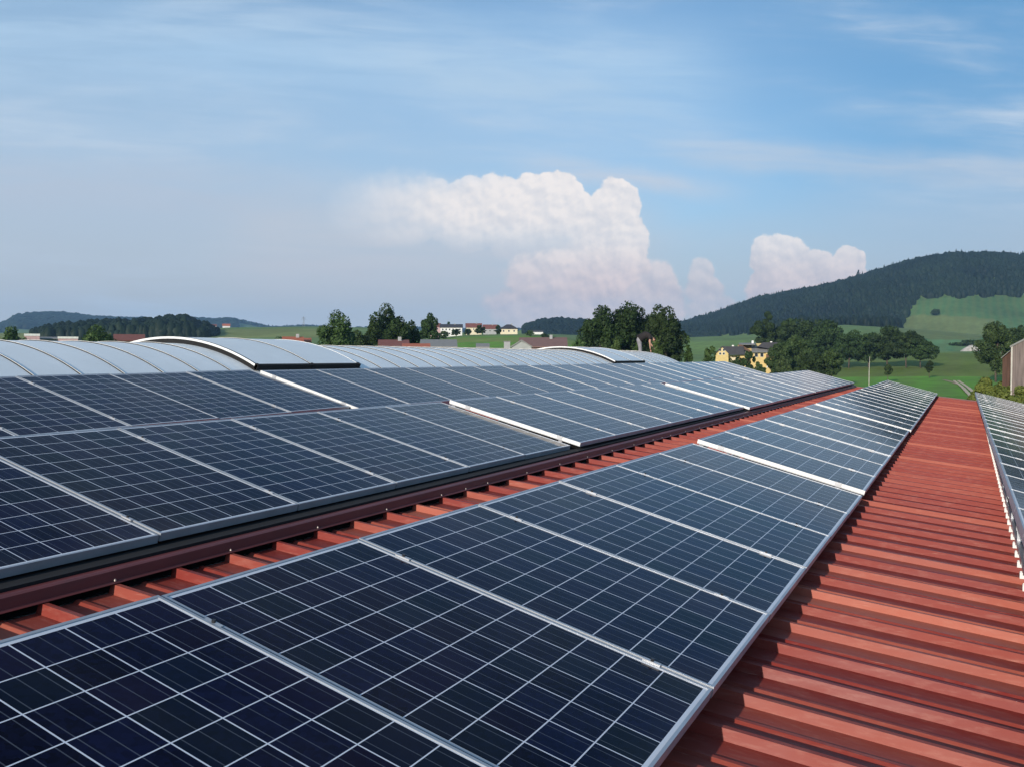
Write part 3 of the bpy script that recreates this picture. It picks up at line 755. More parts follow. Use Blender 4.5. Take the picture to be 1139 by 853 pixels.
def annex():
    t = empty('stair_tower', (-15.7, 45.0, 0), 0, 'low flat roofed stair head behind the far end of the vaulted roof', 'building')
    MB().box(-1.1, 0.95, -1.6, 1.6, 0, CZ-0.10).build('wall', M['vwall'], t)
    MB().box(-1.15, 1.0, -1.65, 1.65, CZ-0.10, CZ-0.02).build('roof', M['alu_dark'], t)
annex()

# ------------------------------------------------------------------ worker bending forward behind the vault
def skin_mesh(name, verts, edges, radii, material, parent, root=0, lv=2):
    me = bpy.data.meshes.new(name); me.from_pydata(verts, edges, []); me.materials.append(material)
    o = link(name, me, parent)
    sk = o.modifiers.new('skin', 'SKIN'); sk.use_smooth_shade = True
    for i, r_ in enumerate(radii):
        v = me.skin_vertices[0].data[i]; v.radius = r_ if isinstance(r_, tuple) else (r_, r_); v.use_root = (i == root)
    s2 = o.modifiers.new('sub', 'SUBSURF'); s2.levels = lv; s2.render_levels = lv
    return o
M['skin'] = mat('skin', (0.50, 0.27, 0.19), 0.6, 0, 0.08, 8)
M['hair'] = mat('dark_hair', (0.03, 0.018, 0.012), 0.7, 0, 0.2, 20)
M['shirt'] = mat('black_shirt', (0.018, 0.014, 0.015), 0.85, 0, 0.2, 6)
M['trousers'] = mat('grey_trousers', (0.24, 0.23, 0.25), 0.85, 0, 0.15, 6)
M['shoe'] = mat('dark_shoe', (0.03, 0.025, 0.02), 0.6)
def worker():
    base = at(718, HOR, 46.6); base.z = CZ-0.14
    # local +x = to the right in the picture
    t = empty('person', base, -YAW, 'person in a black shirt and grey trousers bending forward behind the vaulted roof', 'person')
    t.scale = (1.12, 1.12, 1.12)
    # body: one continuous figure (x right, y away)
    V = [(-0.30, 0, 0.93), (-0.17, 0, 1.04), (0.0, 0, 1.10), (0.16, 0, 1.07), (0.25, 0, 1.02), (0.30, 0, 0.98),   # pelvis .. neck
         (-0.30, -0.10, 0.88), (-0.25, -0.12, 0.47), (-0.28, -0.13, 0.09), (-0.14, -0.14, 0.035),
         (-0.30, 0.10, 0.88), (-0.20, 0.12, 0.47), (-0.24, 0.14, 0.09), (-0.10, 0.15, 0.035),
         (0.17, -0.19, 1.02), (0.16, -0.22, 0.75), (0.18, -0.20, 0.51), (0.19, -0.20, 0.46),
         (0.17, 0.19, 1.02), (0.22, 0.22, 0.76), (0.34, 0.18, 0.60), (0.37, 0.17, 0.57),
         (0.345, 0, 0.93), (0.37, 0, 0.885), (0.385, 0, 0.83)]
    E = [(0,1),(1,2),(2,3),(3,4),(4,5),(0,6),(6,7),(7,8),(8,9),(0,10),(10,11),(11,12),(12,13),(3,14),(14,15),(15,16),(16,17),(3,18),(18,19),(19,20),(20,21),(5,22),(22,23),(23,24)]
    rad = [0.125, 0.12, 0.13, 0.12, 0.065, 0.055, 0.095, 0.062, 0.042, 0.038, 0.095, 0.062, 0.042, 0.038, 0.055, 0.042, 0.028, 0.026, 0.055, 0.042, 0.028, 0.026, 0.075, 0.098, 0.07]
    b = skin_mesh('body', V, E, rad, M['skin'], t)
    # hands: palm and five fingers each
    for hx, hy, hz, sx in ((0.19, -0.20, 0.45, 1), (0.375, 0.17, 0.565, 1)):
        vs = [(hx, hy, hz), (hx+0.012, hy, hz-0.07)]; es = [(0, 1)]; rs = [0.024, 0.030]
        for f in range(4):
            yy = (f-1.5)*0.021; ln = (0.066, 0.078, 0.072, 0.056)[f]
            k = len(vs); vs += [(hx+0.012, hy+yy, hz-0.085), (hx+0.022, hy+yy*1.1, hz-0.085-ln*0.5), (hx+0.040, hy+yy*1.1, hz-0.085-ln)]
            es += [(1, k), (k, k+1), (k+1, k+2)]; rs += [0.010, 0.009, 0.0075]
        k = len(vs); vs += [(hx+0.02, hy-0.035, hz-0.045), (hx+0.04, hy-0.05, hz-0.085)]; es += [(0, k), (k, k+1)]; rs += [0.012, 0.009]
        skin_mesh('hand', vs, es, rs, M['skin'], b, lv=1)
    shirtV = [V[i] for i in (0, 1, 2, 3, 4)]+[V[14], (0.165, -0.215, 0.86), V[18], (0.205, 0.215, 0.88)]
    shirtV[0] = (-0.25, 0, 0.98)
    skin_mesh('shirt', shirtV, [(0,1),(1,2),(2,3),(3,4),(3,5),(5,6),(3,7),(7,8)], [0.17, 0.185, 0.20, 0.19, 0.11, 0.10, 0.075, 0.10, 0.075], M['shirt'], t, root=1)
    trV = [V[0], (-0.23, 0, 0.995)]+[V[i] for i in (6, 7)]+[(-0.28, -0.13, 0.10)]+[V[i] for i in (10, 11)]+[(-0.24, 0.14, 0.10)]
    skin_mesh('trousers', trV, [(0,1),(0,2),(2,3),(3,4),(0,5),(5,6),(6,7)], [0.155, 0.145, 0.118, 0.085, 0.07, 0.118, 0.085, 0.07], M['trousers'], t)
    for sy, sx in ((-0.135, -0.28), (0.145, -0.24)):
        skin_mesh('shoe', [(sx-0.04, sy, 0.045), (sx+0.06, sy, 0.05), (sx+0.17, sy, 0.038)], [(0,1),(1,2)], [0.048, 0.05, 0.038], M['shoe'], t)
    skin_mesh('hair', [(0.33, 0, 0.97), (0.395, 0, 0.935), (0.44, 0, 0.87)], [(0,1),(1,2)], [0.075, 0.088, 0.06], M['hair'], t)
    # face looks down and to the right: nose, eyes, ears
    fm = MB(); fm.tube((0.40, 0, 0.80), (0.43, 0, 0.775), 0.018, 0.008, 6)
    fm.tube((0.375, -0.096, 0.88), (0.375, -0.112, 0.875), 0.028, 0.02, 8); fm.tube((0.375, 0.096, 0.88), (0.375, 0.112, 0.875), 0.028, 0.02, 8)
    fm.build('face_features', M['skin'], b)
worker()

# ------------------------------------------------------------------ vegetation
def leaf_mat(name, dark, light, nscale=0.35):
    m_ = bpy.data.materials.new(name); m_.use_nodes = True; N = NT(m_.node_tree)
    out = N.n('ShaderNodeOutputMaterial'); b = N.n('ShaderNodeBsdfPrincipled')
    g = N.n('ShaderNodeNewGeometry'); oi = N.n('ShaderNodeObjectInfo')
    tc = N.n('ShaderNodeTexCoord').outputs['Object']
    n1 = N.noise(tc, nscale, 4, 0.6)
    k = N.m('ADD', N.m('MULTIPLY', N.ss(n1, 0.32, 0.68), 0.55), N.m('MULTIPLY', g.outputs['Random Per Island'], 0.45))
    c = N.mix(k, dark, light)
    hsv = N.n('ShaderNodeHueSaturation'); N.l(c, hsv.inputs['Color']); N.l(N.m('ADD', 0.85, N.m('MULTIPLY', oi.outputs['Random'], 0.3)), hsv.inputs['Value'])
    N.l(N.m('ADD', 0.49, N.m('MULTIPLY', oi.outputs['Random'], 0.02)), hsv.inputs['Hue'])
    N.l(hsv.outputs[0], b.inputs['Base Color']); b.inputs['Roughness'].default_value = 0.6; b.inputs['Specular IOR Level'].default_value = 0.2
    tr = N.n('ShaderNodeBsdfTranslucent'); N.l(hsv.outputs[0], tr.inputs[0])
    mx = N.n('ShaderNodeMixShader'); mx.inputs[0].default_value = 0.22
    N.l(b.outputs[0], mx.inputs[1]); N.l(tr.outputs[0], mx.inputs[2]); N.l(mx.outputs[0], out.inputs[0])
    return m_
M['leaf_dark'] = leaf_mat('dark_foliage', (0.013, 0.029, 0.009), (0.058, 0.098, 0.027))
M['leaf_mid'] = leaf_mat('mid_foliage', (0.028, 0.055, 0.016), (0.090, 0.145, 0.042))
M['leaf_pale'] = leaf_mat('pale_foliage', (0.045, 0.075, 0.025), (0.115, 0.160, 0.055))
M['leaf_hedge'] = leaf_mat('hedge_foliage', (0.075, 0.115, 0.022), (0.210, 0.250, 0.055), 0.5)
M['conifer'] = leaf_mat('conifer_foliage', (0.0035, 0.010, 0.007), (0.020, 0.040, 0.018), 0.006)
M['bark'] = mat('bark', (0.10, 0.075, 0.055), 0.9, 0, 0.25, 3, 0.3, 10)
def crown_np(g, h0, h1, rx, ry, lobes, nleaf, size, shape='round'):
    """leaf faces spread through the volume of overlapping lobes"""
    zc, hz = (h0+h1)/2, (h1-h0)/2
    C = []; 
    for i in range(lobes):
        for _ in range(30):
            p = g.uniform(-1, 1, 3)
            if p @ p < 1: break
        if shape == 'cone': sc_ = max(0.12, 1-(p[2]+1)/2)
        elif shape == 'tall': sc_ = 0.55+0.45*math.cos(p[2]*1.2)
        else: sc_ = 1.0 if p[2] < 0.2 else 1-(p[2]-0.2)*0.25
        lr = g.uniform(0.15, 0.36)*(0.75 if shape != 'round' else 1.0)
        C.append((p[0]*0.80*rx*sc_, p[1]*0.80*ry*sc_, zc+p[2]*0.80*hz, lr))
    C = np.array(C)
    li = g.integers(0, lobes, nleaf); c = C[li]
    d = g.normal(size=(nleaf, 3)); d /= np.linalg.norm(d, axis=1)[:, None]
    rad = g.uniform(0.55, 1.08, nleaf)**0.6
    rs = c[:, 3:4]*np.array([[rx, ry, hz*0.75]])
    P = c[:, :3]+d*rad[:, None]*rs
    nrm = d+g.normal(size=(nleaf, 3))*0.55; nrm /= np.linalg.norm(nrm, axis=1)[:, None]
    t = np.cross(nrm, g.normal(size=(nleaf, 3))); t /= np.linalg.norm(t, axis=1)[:, None]; bt = np.cross(nrm, t)
    s1 = size*g.uniform(0.5, 1.35, nleaf)[:, None]; s2 = s1*g.uniform(0.5, 0.95, nleaf)[:, None]
    V = np.stack([P-t*s1-bt*s2*0.6, P+t*s1*0.3-bt*s2, P+t*s1+bt*s2*0.5, P-t*s1*0.2+bt*s2], 1).reshape(-1, 3)
    F = np.arange(nleaf*4).reshape(-1, 4)
    return V, F, C
def make_tree(name, px, ytop, rr, wpx, kind, label, cat='tree', group=None, shape='round', crown_lo=0.18, seed=1, dens=1.0, ybase=None):
    g = np.random.default_rng(seed); base = ground_at(px, rr)
    top = at(px, ytop, rr).z; h = top-base.z; dep = rr*math.cos(az_of_px(px))
    w = wpx*dep/FPX/2*(1.28 if shape == 'round' else 1.15)
    t = empty(name, base, g.uniform(0, 6.28), label, cat, group)
    size = max(0.28, min(0.75, dep/FPX*0.95))
    nleaf = int(min(16000, 1.6*(w*2)*(h)*3.2/(size*size)*dens))
    lobes = int(26+w*3.5) if shape == 'round' else 26
    V, F, C = crown_np(g, h*crown_lo, h*1.0, w*1.05, w*0.95, lobes, nleaf, size, shape)
    V[:, 2] = np.minimum(V[:, 2], h*1.02)
    np_mesh('crown', V, F, M[kind], t)
    mb = MB(); tr = max(0.12, h*0.018)
    mb.tube((0, 0, -0.5), (0.02*h, 0, h*0.35), tr, tr*0.75, 8); mb.tube((0.02*h, 0, h*0.35), (0, 0.02*h, h*0.7), tr*0.75, tr*0.35, 7)
    for i in range(6):
        c = C[g.integers(0, len(C))]; z0 = h*g.uniform(0.2, 0.5)
        mb.tube((0.02*h*min(1, z0/(h*.35)), 0, z0), (c[0]*0.8, c[1]*0.8, max(z0+0.5, c[2])), tr*0.4, tr*0.12, 6)
    mb.build('trunk', M['bark'], t, smooth=True)
    return t
G1 = 'trees left of centre behind the vaulted roof'; G2 = 'big dark trees in the middle'; G3 = 'dark trees below the wooded hill'
TREES = [
 # name, px, ytop, r, widthpx, kind, label, group, shape, crown_lo, dens
 ('willow', 372, 345, 230, 46, 'leaf_mid', 'loose mid green willow at the left end of the tree group behind the vaulted roof', G1, 'round', 0.08, 0.8),
 ('tree', 396, 362, 250, 34, 'leaf_mid', 'low green tree between the loose willow and the tallest tree behind the vaulted roof', G1, 'round', 0.08, 1.0),
 ('tree', 428, 336, 255, 40, 'leaf_dark', 'tallest round dark tree of the group behind the vaulted roof', G1, 'round', 0.1, 1.0),
 ('tree', 412, 350, 262, 26, 'leaf_dark', 'dark tree leaning on the left side of the tallest tree behind the vaulted roof', G1, 'round', 0.1, 1.0),
 ('tree', 443, 350, 240, 30, 'leaf_dark', 'dark tree on the right shoulder of the tallest tree behind the vaulted roof', G1, 'round', 0.1, 1.0),
 ('tree', 457, 357, 248, 24, 'leaf_dark', 'lowest dark tree at the right end of the group behind the vaulted roof', G1, 'round', 0.1, 1.0),
 ('tree', 477, 347, 330, 22, 'leaf_dark', 'single dark oval tree left of the white row house', G1, 'round', 0.22, 1.0),
 ('tree', 668, 341, 235, 46, 'leaf_dark', 'broad dark tree at the left end of the big group in the middle', G2, 'round', 0.10, 1.0),
 ('tree', 692, 334, 240, 48, 'leaf_dark', 'tallest dark broad tree of the big group in the middle', G2, 'round', 0.1, 1.0),
 ('tree', 708, 337, 246, 44, 'leaf_dark', 'dark tree right of the tallest one in the big middle group', G2, 'round', 0.1, 1.0),
 ('tree', 740, 334, 236, 36, 'leaf_dark', 'round topped dark tree at the right end of the middle group', G2, 'round', 0.14, 1.0),
 ('tree', 724, 342, 244, 40, 'leaf_dark', 'low dark tree filling the gap in the middle group', G2, 'round', 0.05, 1.0),
 ('young_poplar', 686, 364, 150, 13, 'leaf_pale', 'slim pale young poplar in front of the big middle trees', None, 'tall', 0.05, 1.2),
 ('young_tree', 730, 367, 120, 13, 'leaf_pale', 'pale green young tree just behind the bending person', None, 'tall', 0.05, 1.2),
 ('young_tree', 708, 369, 125, 11, 'leaf_mid', 'small green young tree left of the bending person', None, 'round', 0.05, 1.2),
 ('bush', 643, 372, 160, 26, 'leaf_mid', 'light green bush left of the big middle trees beside the brown roof', None, 'round', 0.0, 1.0),
 ('young_tree', 765, 372, 150, 10, 'leaf_mid', 'thin young tree on the meadow right of the big middle trees', None, 'tall', 0.1, 0.6),
 ('young_tree', 789, 379, 170, 15, 'leaf_mid', 'small round green tree left of the yellow house', None, 'round', 0.05, 1.0),
 ('conifer', 853, 343, 500, 44, 'leaf_dark', 'tall dark tree behind the right end of the yellow house', G3, 'tall', 0.02, 1.2),
 ('conifer', 876, 345, 510, 46, 'leaf_dark', 'second tall dark tree right of the yellow house', G3, 'tall', 0.02, 1.2),
 ('tree', 898, 349, 500, 46, 'leaf_dark', 'broad dark tree right behind the pale leafy tree beside the yellow house', G3, 'round', 0.02, 1.0),
 ('tree', 920, 352, 490, 36, 'leaf_dark', 'dark tree before the saddle in the row below the wooded hill', G3, 'round', 0.02, 1.0),
 ('tree', 885, 369, 330, 38, 'leaf_mid', 'lighter green leafy tree right of the yellow house', G3, 'round', 0.02, 1.0),
 ('tree', 868, 379, 320, 28, 'leaf_mid', 'bushy tree touching the right side of the yellow house', G3, 'round', 0.0, 1.0),
 ('tree', 905, 392, 300, 36, 'leaf_dark', 'low dark tree behind the far corner of the left solar row', G3, 'round', 0.0, 1.0),
 ('tree', 925, 388, 300, 24, 'leaf_mid', 'small green tree with bright trunk left of the lightning rod', G3, 'round', 0.15, 0.8),
 ('tree', 944, 365, 470, 36, 'leaf_dark', 'dark tree in the saddle of the row below the wooded hill', G3, 'round', 0.08, 1.0),
 ('tree', 966, 366, 465, 32, 'leaf_dark', 'dark tree directly behind the lightning rod', G3, 'round', 0.1, 1.0),
 ('tree', 987, 360, 455, 38, 'leaf_dark', 'round dark tree, highest right of the lightning rod', G3, 'round', 0.12, 1.0),
 ('tree', 1008, 366, 445, 36, 'leaf_dark', 'dark tree second from the right end of the row below the wooded hill', G3, 'round', 0.14, 1.0),
 ('tree', 1024, 375, 435, 28, 'leaf_dark', 'last dark tree at the right end of the row below the wooded hill', G3, 'round', 0.14, 1.0),
 ('tree', 834, 384, 300, 13, 'leaf_dark', 'dark narrow tree standing before the middle of the yellow house', None, 'tall', 0.0, 1.3),
 ('bush', 813, 397, 290, 12, 'leaf_mid', 'green bush before the left gable of the yellow house', None, 'round', 0.0, 1.2),
 ('bush', 824, 393, 305, 12, 'leaf_dark', 'dark bush between the gable and the main block of the yellow house', None, 'round', 0.0, 1.2),
 ('bush', 845, 401, 295, 13, 'leaf_mid', 'bush before the right half of the yellow house below its balconies', None, 'round', 0.0, 1.2),
 ('bush', 871, 396, 300, 14, 'leaf_pale', 'pale bush at the right corner of the yellow house', None, 'round', 0.0, 1.0),
 ('tree', 520, 365, 630, 7, 'leaf_dark', 'dark small tree before the red roof in the middle of the village', 'trees between the village houses', 'round', 0.0, 1.0),
 ('tree', 589, 367, 560, 8, 'leaf_mid', 'green small tree just right of the cream house', 'trees between the village houses', 'round', 0.0, 1.0),
 ('young_tree', 988, 405, 330, 8, 'leaf_mid', 'tiny tree on the near meadow right of the lightning rod', None, 'round', 0.3, 1.0),
 ('young_tree', 1034, 399, 360, 9, 'leaf_dark', 'small dark tree at the right foot of the tree row on the meadow', None, 'tall', 0.15, 1.0),
 ('tree', 1108, 357, 330, 36, 'leaf_mid', 'large green tree beside the brown barn', None, 'round', 0.14, 1.1),
 ('tree', 1128, 356, 420, 24, 'leaf_dark', 'dark tree right behind the large tree by the barn', None, 'round', 0.1, 1.0),
 ('tree', 1064, 381, 900, 16, 'leaf_dark', 'small dark tree at the left of the copse on the far meadow', 'trees of the far copse', 'round', 0.0, 1.0),
 ('tree', 1077, 378, 900, 18, 'leaf_dark', 'dark tree at the right of the copse on the far meadow', 'trees of the far copse', 'round', 0.0, 1.0),
 ('tree', 14, 364, 260, 34, 'leaf_mid', 'dark green tree at the left edge above the vaulted roof', None, 'round', 0.05, 1.0),
 ('tree', 107, 362, 230, 44, 'leaf_mid', 'round bushy green tree between the low houses on the left', None, 'round', 0.05, 1.0),
 ('bush', 316, 370, 420, 22, 'leaf_mid', 'small bushy tree before the left field beside the orange roofs', None, 'round', 0.0, 1.0),
 ('tree', 508, 366, 610, 10, 'leaf_dark', 'dark shrub in front of the white row house', 'trees between the village houses', 'round', 0.0, 1.0),
 ('tree', 534, 361, 600, 12, 'leaf_dark', 'dark pointed tree between the row house and the cream house', 'trees between the village houses', 'tall', 0.0, 1.2),
 ('tree', 554, 361, 610, 7, 'leaf_dark', 'slim dark tree touching the left side of the cream house', 'trees between the village houses', 'tall', 0.0, 1.2),
 ('tree', 499, 358, 680, 8, 'leaf_dark', 'dark tree top behind the left end of the white row house', 'trees between the village houses', 'round', 0.0, 1.0),
 ('tree', 509, 359, 690, 5, 'leaf_dark', 'small dark tree top behind the middle of the white row house', 'trees between the village houses', 'tall', 0.0, 1.0),
 ('bush', 494, 368, 560, 11, 'leaf_mid', 'green bush left of the white row house', 'trees between the village houses', 'round', 0.0, 1.0),
 ('tree', 606, 370, 500, 9, 'leaf_dark', 'small dark tree beside the far white farmhouse', None, 'round', 0.0, 1.0),
 ('conifer', 954, 298, 2500, 3, 'conifer', 'lone tall tree standing up from the wooded ridge, leftmost of three', 'lone trees on the ridge', 'tall', 0.0, 2.0),
 ('conifer', 1008, 289, 2540, 4, 'conifer', 'lone tree on the wooded ridge just left of its steepest part', 'lone trees on the ridge', 'tall', 0.0, 2.0),
]
for i, (nm, px, yt, rr, w, kd, lb, gp, sh, cl, dn) in enumerate(TREES):
    make_tree(nm, px, yt, rr, w, kd, lb, 'bush' if nm == 'bush' else 'tree', gp, sh, cl, seed=100+i, dens=dn)
# lone tree on the hill meadow
hp = hit(1040, 352); make_tree('tree', 1040, 343, math.hypot(hp.x, hp.y), 9, 'leaf_dark', 'lone round tree on the hillside meadow', 'tree', None, 'round', 0.05, seed=77)

# tall hedge bushes in front of the barn
def hedge():
    t = empty('hedge', ground_at(1112, 120), 0, 'tall yellow-green hedge of bushes between the barn and the roof', 'hedge')
    g = np.random.default_rng(5); VV = []; FF = []; b = 0
    for px, yt, rr, w in ((1099, 418, 128, 20), (1110, 418, 126, 24), (1122, 421, 122, 24), (1133, 427, 118, 26), (1150, 430, 115, 30), (1172, 432, 112, 34), (1108, 430, 118, 24), (1130, 438, 112, 28), (1146, 442, 108, 28)):
        base = ground_at(px, rr); top = at(px, yt, rr).z; h = top-base.z; wd = w*rr/FPX*0.85
        V, F, C = crown_np(g, 0, h, wd, wd, 26, 9000, 0.17); V[:, 2] = np.clip(V[:, 2], 0.02, None)
        V += np.array([base.x, base.y, base.z])-np.array(t.location); VV.append(V); FF.append(F+b); b += len(V)
    np_mesh('foliage', np.concatenate(VV), np.concatenate(FF), M['leaf_hedge'], t)
    mb = MB()
    for k in range(18):
        p = ground_at(1100+k*4, 121)-Vector(t.location); mb.tube((p.x, p.y, -0.2), (p.x+rnd.uniform(-.3, .3), p.y, 2.6), 0.06, 0.02, 6)
    mb.build('stem', M['bark'], t)
hedge()

# woods: masses of conifers seen from far off (nobody could count them)
def wood(name, n, sampler, hmin, hmax, label, m_='conifer', seed=3, wf=0.2, prof=None, rnd_top=False):
    g = np.random.default_rng(seed); pts = sampler(g, n); n = len(pts)
    h = g.uniform(hmin, hmax, n)*np.where(g.random(n) < 0.08, 1.22, 1.0); h *= np.interp(np.arctan2(pts[:, 0], pts[:, 1])-YAW, [az_of_px(a) for a, b in prof], [b for a, b in prof]) if prof else 1.0; w = h*wf*g.uniform(0.8, 1.35, n); rot = g.uniform(0, 6.28, n)
    K = 6; rings = [(0.0, 0.75), (0.25, 1.0), (0.27, 0.72), (0.55, 0.78), (0.57, 0.48), (1.0, 0.0)]
    RB = [(0.0, 0.8), (0.3, 1.0), (0.55, 0.98), (0.78, 0.74), (0.93, 0.38), (1.0, 0.0)]
    isr = (g.random(n) < (1.0 if rnd_top else 0.55))[:, None]; wr = np.where(isr, 1.35, 1.0)
    an = rot[:, None]+np.arange(K)[None]*2*np.pi/K
    V = []
    for (z_a, r_a), (z_b, r_b) in zip(rings, RB):
        zz = np.where(isr, z_b*0.86, z_a); rr = np.where(isr, r_b, r_a)*wr; last = z_a == 1.0
        j = g.uniform(0.75, 1.25, (n, K))
        V.append(np.stack([pts[:, 0:1]+np.cos(an)*w[:, None]*rr*j, pts[:, 1:2]+np.sin(an)*w[:, None]*rr*j, pts[:, 2:3]+h[:, None]*zz+(g.uniform(-.04, .04, (n, K))*h[:, None] if not last else np.zeros((n, K)))], -1))
    V = np.stack(V, 1)          # n, rings, K, 3
    nR = len(rings); idx = np.arange(n*nR*K).reshape(n, nR, K)
    F = np.stack([idx[:, :-1, :], np.roll(idx[:, :-1, :], -1, 2), np.roll(idx[:, 1:, :], -1, 2), idx[:, 1:, :]], -1).reshape(-1, 4)
    me = bpy.data.meshes.new(name); 
    me.vertices.add(V.size//3); me.vertices.foreach_set('co', V.astype(np.float32).ravel())
    me.loops.add(F.size); me.loops.foreach_set('vertex_index', F.astype(np.int32).ravel())
    me.polygons.add(len(F)); me.polygons.foreach_set('loop_start', np.arange(0, F.size, 4, dtype=np.int32))
    me.materials.append(M[m_]); me.update(calc_edges=True)
    return tag(link(name, me), label, 'wood', kind='stuff')
def polar_pts(rel, rr):
    x = np.sin(rel+YAW)*rr; y = np.cos(rel+YAW)*rr
    return np.stack([x, y, height(rel, rr)-1.0], -1)
LOWB = [(700, 377), (740, 376), (800, 374), (850, 372), (900, 369), (950, 369.5), (985, 371), (1002, 363), (1009, 349), (1022, 332), (1139, 329.5), (1450, 327)]
lowx = np.linspace(700, 1450, 160); lowy = np.interp(lowx, [a for a, b in LOWB], [b for a, b in LOWB])
lowr = np.array([math.hypot(*hit(x, y, 700).xy) for x, y in zip(lowx, lowy)])
lowaz = np.array([az_of_px(x) for x in lowx])
def samp_hill(g, n):
    rel = g.uniform(az_of_px(715), az_of_px(1440), n); rr = np.sqrt(g.uniform(1200**2, 2750**2, n))
    lo = np.interp(rel, lowaz, lowr); lo = np.maximum(lo, 1280)+12*np.sin(rel*260)
    # a paler clearing on the upper slope
    k = rr > lo
    X = np.sin(rel+YAW)*rr; Y = np.cos(rel+YAW)*rr
    k &= ~((np.sin(X/95)*np.sin(Y/130+1.3) > 0.93))
    return polar_pts(rel[k], rr[k])
wood('wooded_hill', 46000, samp_hill, 9, 19, 'dark conifer wood covering the long hill on the right')
def samp_left(g, n):
    rel = g.uniform(az_of_px(36), az_of_px(244), n); rr = g.uniform(980, 1130, n)
    k = (np.abs(rel-az_of_px(140))/(az_of_px(244)-az_of_px(140)))**6+((rr-1055)/80)**4 < 1
    return polar_pts(rel[k], rr[k])
def left_h(): pass
lw = wood('left_wood', 6500, samp_left, 14, 22, 'dark wood on the left before the blue hills', seed=8, wf=0.2, prof=[(36, 0.45), (50, 0.62), (75, 0.78), (120, 0.86), (165, 0.92), (200, 1.05), (213, 1.0), (222, 0.72), (232, 0.62), (244, 0.25)], rnd_top=True)
def samp_mound(g, n):
    rel = g.uniform(az_of_px(583), az_of_px(800), n); rr = g.uniform(1650, 2250, n); return polar_pts(rel, rr)
wood('mound_wood', 6500, samp_mound, 9, 15, 'dark wood on the low mound behind the big middle trees', seed=9, rnd_top=True, wf=0.3)
def samp_far(g, n):
    rel = g.uniform(az_of_px(-250), az_of_px(262), n); rr = g.uniform(4300, 5700, n)
    k = np.sin(rel*40)*np.sin(rr/300) < 0.75
    k &= ~((rel < az_of_px(16)) & (rr < 5200) & (g.random(n) < .5))
    return polar_pts(rel[k], rr[k])
wood('far_blue_wood', 15000, samp_far, 18, 30, 'blue hazy woods on the farthest hills at the left', seed=10, wf=0.5, rnd_top=True)
def samp_strip(g, n):
    rel = g.uniform(az_of_px(262), az_of_px(600), n); rr = g.uniform(4900, 5500, n); return polar_pts(rel, rr)
wood('far_tree_line', 3500, samp_strip, 12, 22, 'thin blue line of far woods along the horizon left of the middle', seed=11, wf=0.4)

# ------------------------------------------------------------------ houses
def hcol(name, c, **k):
    key = 'h_'+name
    if key not in M: M[key] = mat(name, c, 0.8, 0, 0.1, 1.5, **k)
    return M[key]
CREAM = hcol('cream_render', (0.72, 0.64, 0.46)); WHITE = hcol('white_render', (0.78, 0.77, 0.74)); YELLOW = hcol('yellow_render', (0.62, 0.47, 0.20))
ORANGE = hcol('orange_tiles', (0.42, 0.12, 0.06)); REDT = hcol('red_tiles', (0.19, 0.070, 0.055)); BROWN = hcol('brown_tiles', (0.20, 0.115, 0.10))
DARK = hcol('dark_tiles', (0.045, 0.045, 0.055)); GREY = hcol('grey_sheet', (0.22, 0.22, 0.215)); CONC = hcol('concrete', (0.36, 0.37, 0.37)); PINK = hcol('pink_render', (0.55, 0.36, 0.36))
WOODT = hcol('dark_timber', (0.13, 0.07, 0.045)); GLASSD = mat('window_glass', (0.03, 0.035, 0.04), 0.1, 0, 0.1, 1)
FRAMEW = hcol('window_white', (0.75, 0.75, 0.72))
def roof_part(t, x0, x1, y0, y1, z, rh, kind, material, ov=0.5, name='roof', axis='x'):
    """gable ridge along the axis, or hip"""
    mb = MB(); a0, a1, b0, b1 = x0-ov, x1+ov, y0-ov, y1+ov
    zb = z-0.15; th = 0.22
    if kind == 'hip':
        in_ = min((b1-b0)/2, (a1-a0)/2)*0.95; ym = (b0+b1)/2
        lo = [(a0, b0, zb), (a1, b0, zb), (a1, b1, zb), (a0, b1, zb)]; r0 = (a0+in_, ym, z+rh); r1 = (a1-in_, ym, z+rh)
        up = [(x_, y_, zb+th) for x_, y_, _ in lo]
        mb.v += lo+up+[r0, r1]
        mb.f += [(3,2,1,0), (0,1,5,4), (1,2,6,5), (2,3,7,6), (3,0,4,7), (4,5,9,8), (6,7,8,9), (5,6,9), (7,4,8)]; mb.mi += [0]*9
    else:
        if axis == 'x':
            ym = (b0+b1)/2; pr = [(b0, zb), (b0, zb+th), (ym, z+rh+th), (b1, zb+th), (b1, zb), (ym, z+rh)]
            mb.prism(pr, 'x', a0, a1)
        else:
            xm = (a0+a1)/2; pr = [(a0, zb), (a0, zb+th), (xm, z+rh+th), (a1, zb+th), (a1, zb), (xm, z+rh)]
            mb.prism(pr, 'y', b0, b1)
    return mb.build(name, material, t)
def wall_part(t, x0, x1, y0, y1, z0, z1, rh, material, kind='gable', axis='x'):
    mb = MB()
    if kind == 'hip' or rh <= 0: mb.box(x0, x1, y0, y1, z0, z1)
    elif axis == 'x': ym = (y0+y1)/2; mb.prism([(y0, z0), (y1, z0), (y1, z1), (ym, z1+rh-0.05), (y0, z1)], 'x', x0, x1)
    else: xm = (x0+x1)/2; mb.prism([(x0, z0), (x1, z0), (x1, z1), (xm, z1+rh-0.05), (x0, z1)], 'y', y0, y1)
    return mb.build('wall', material, t)
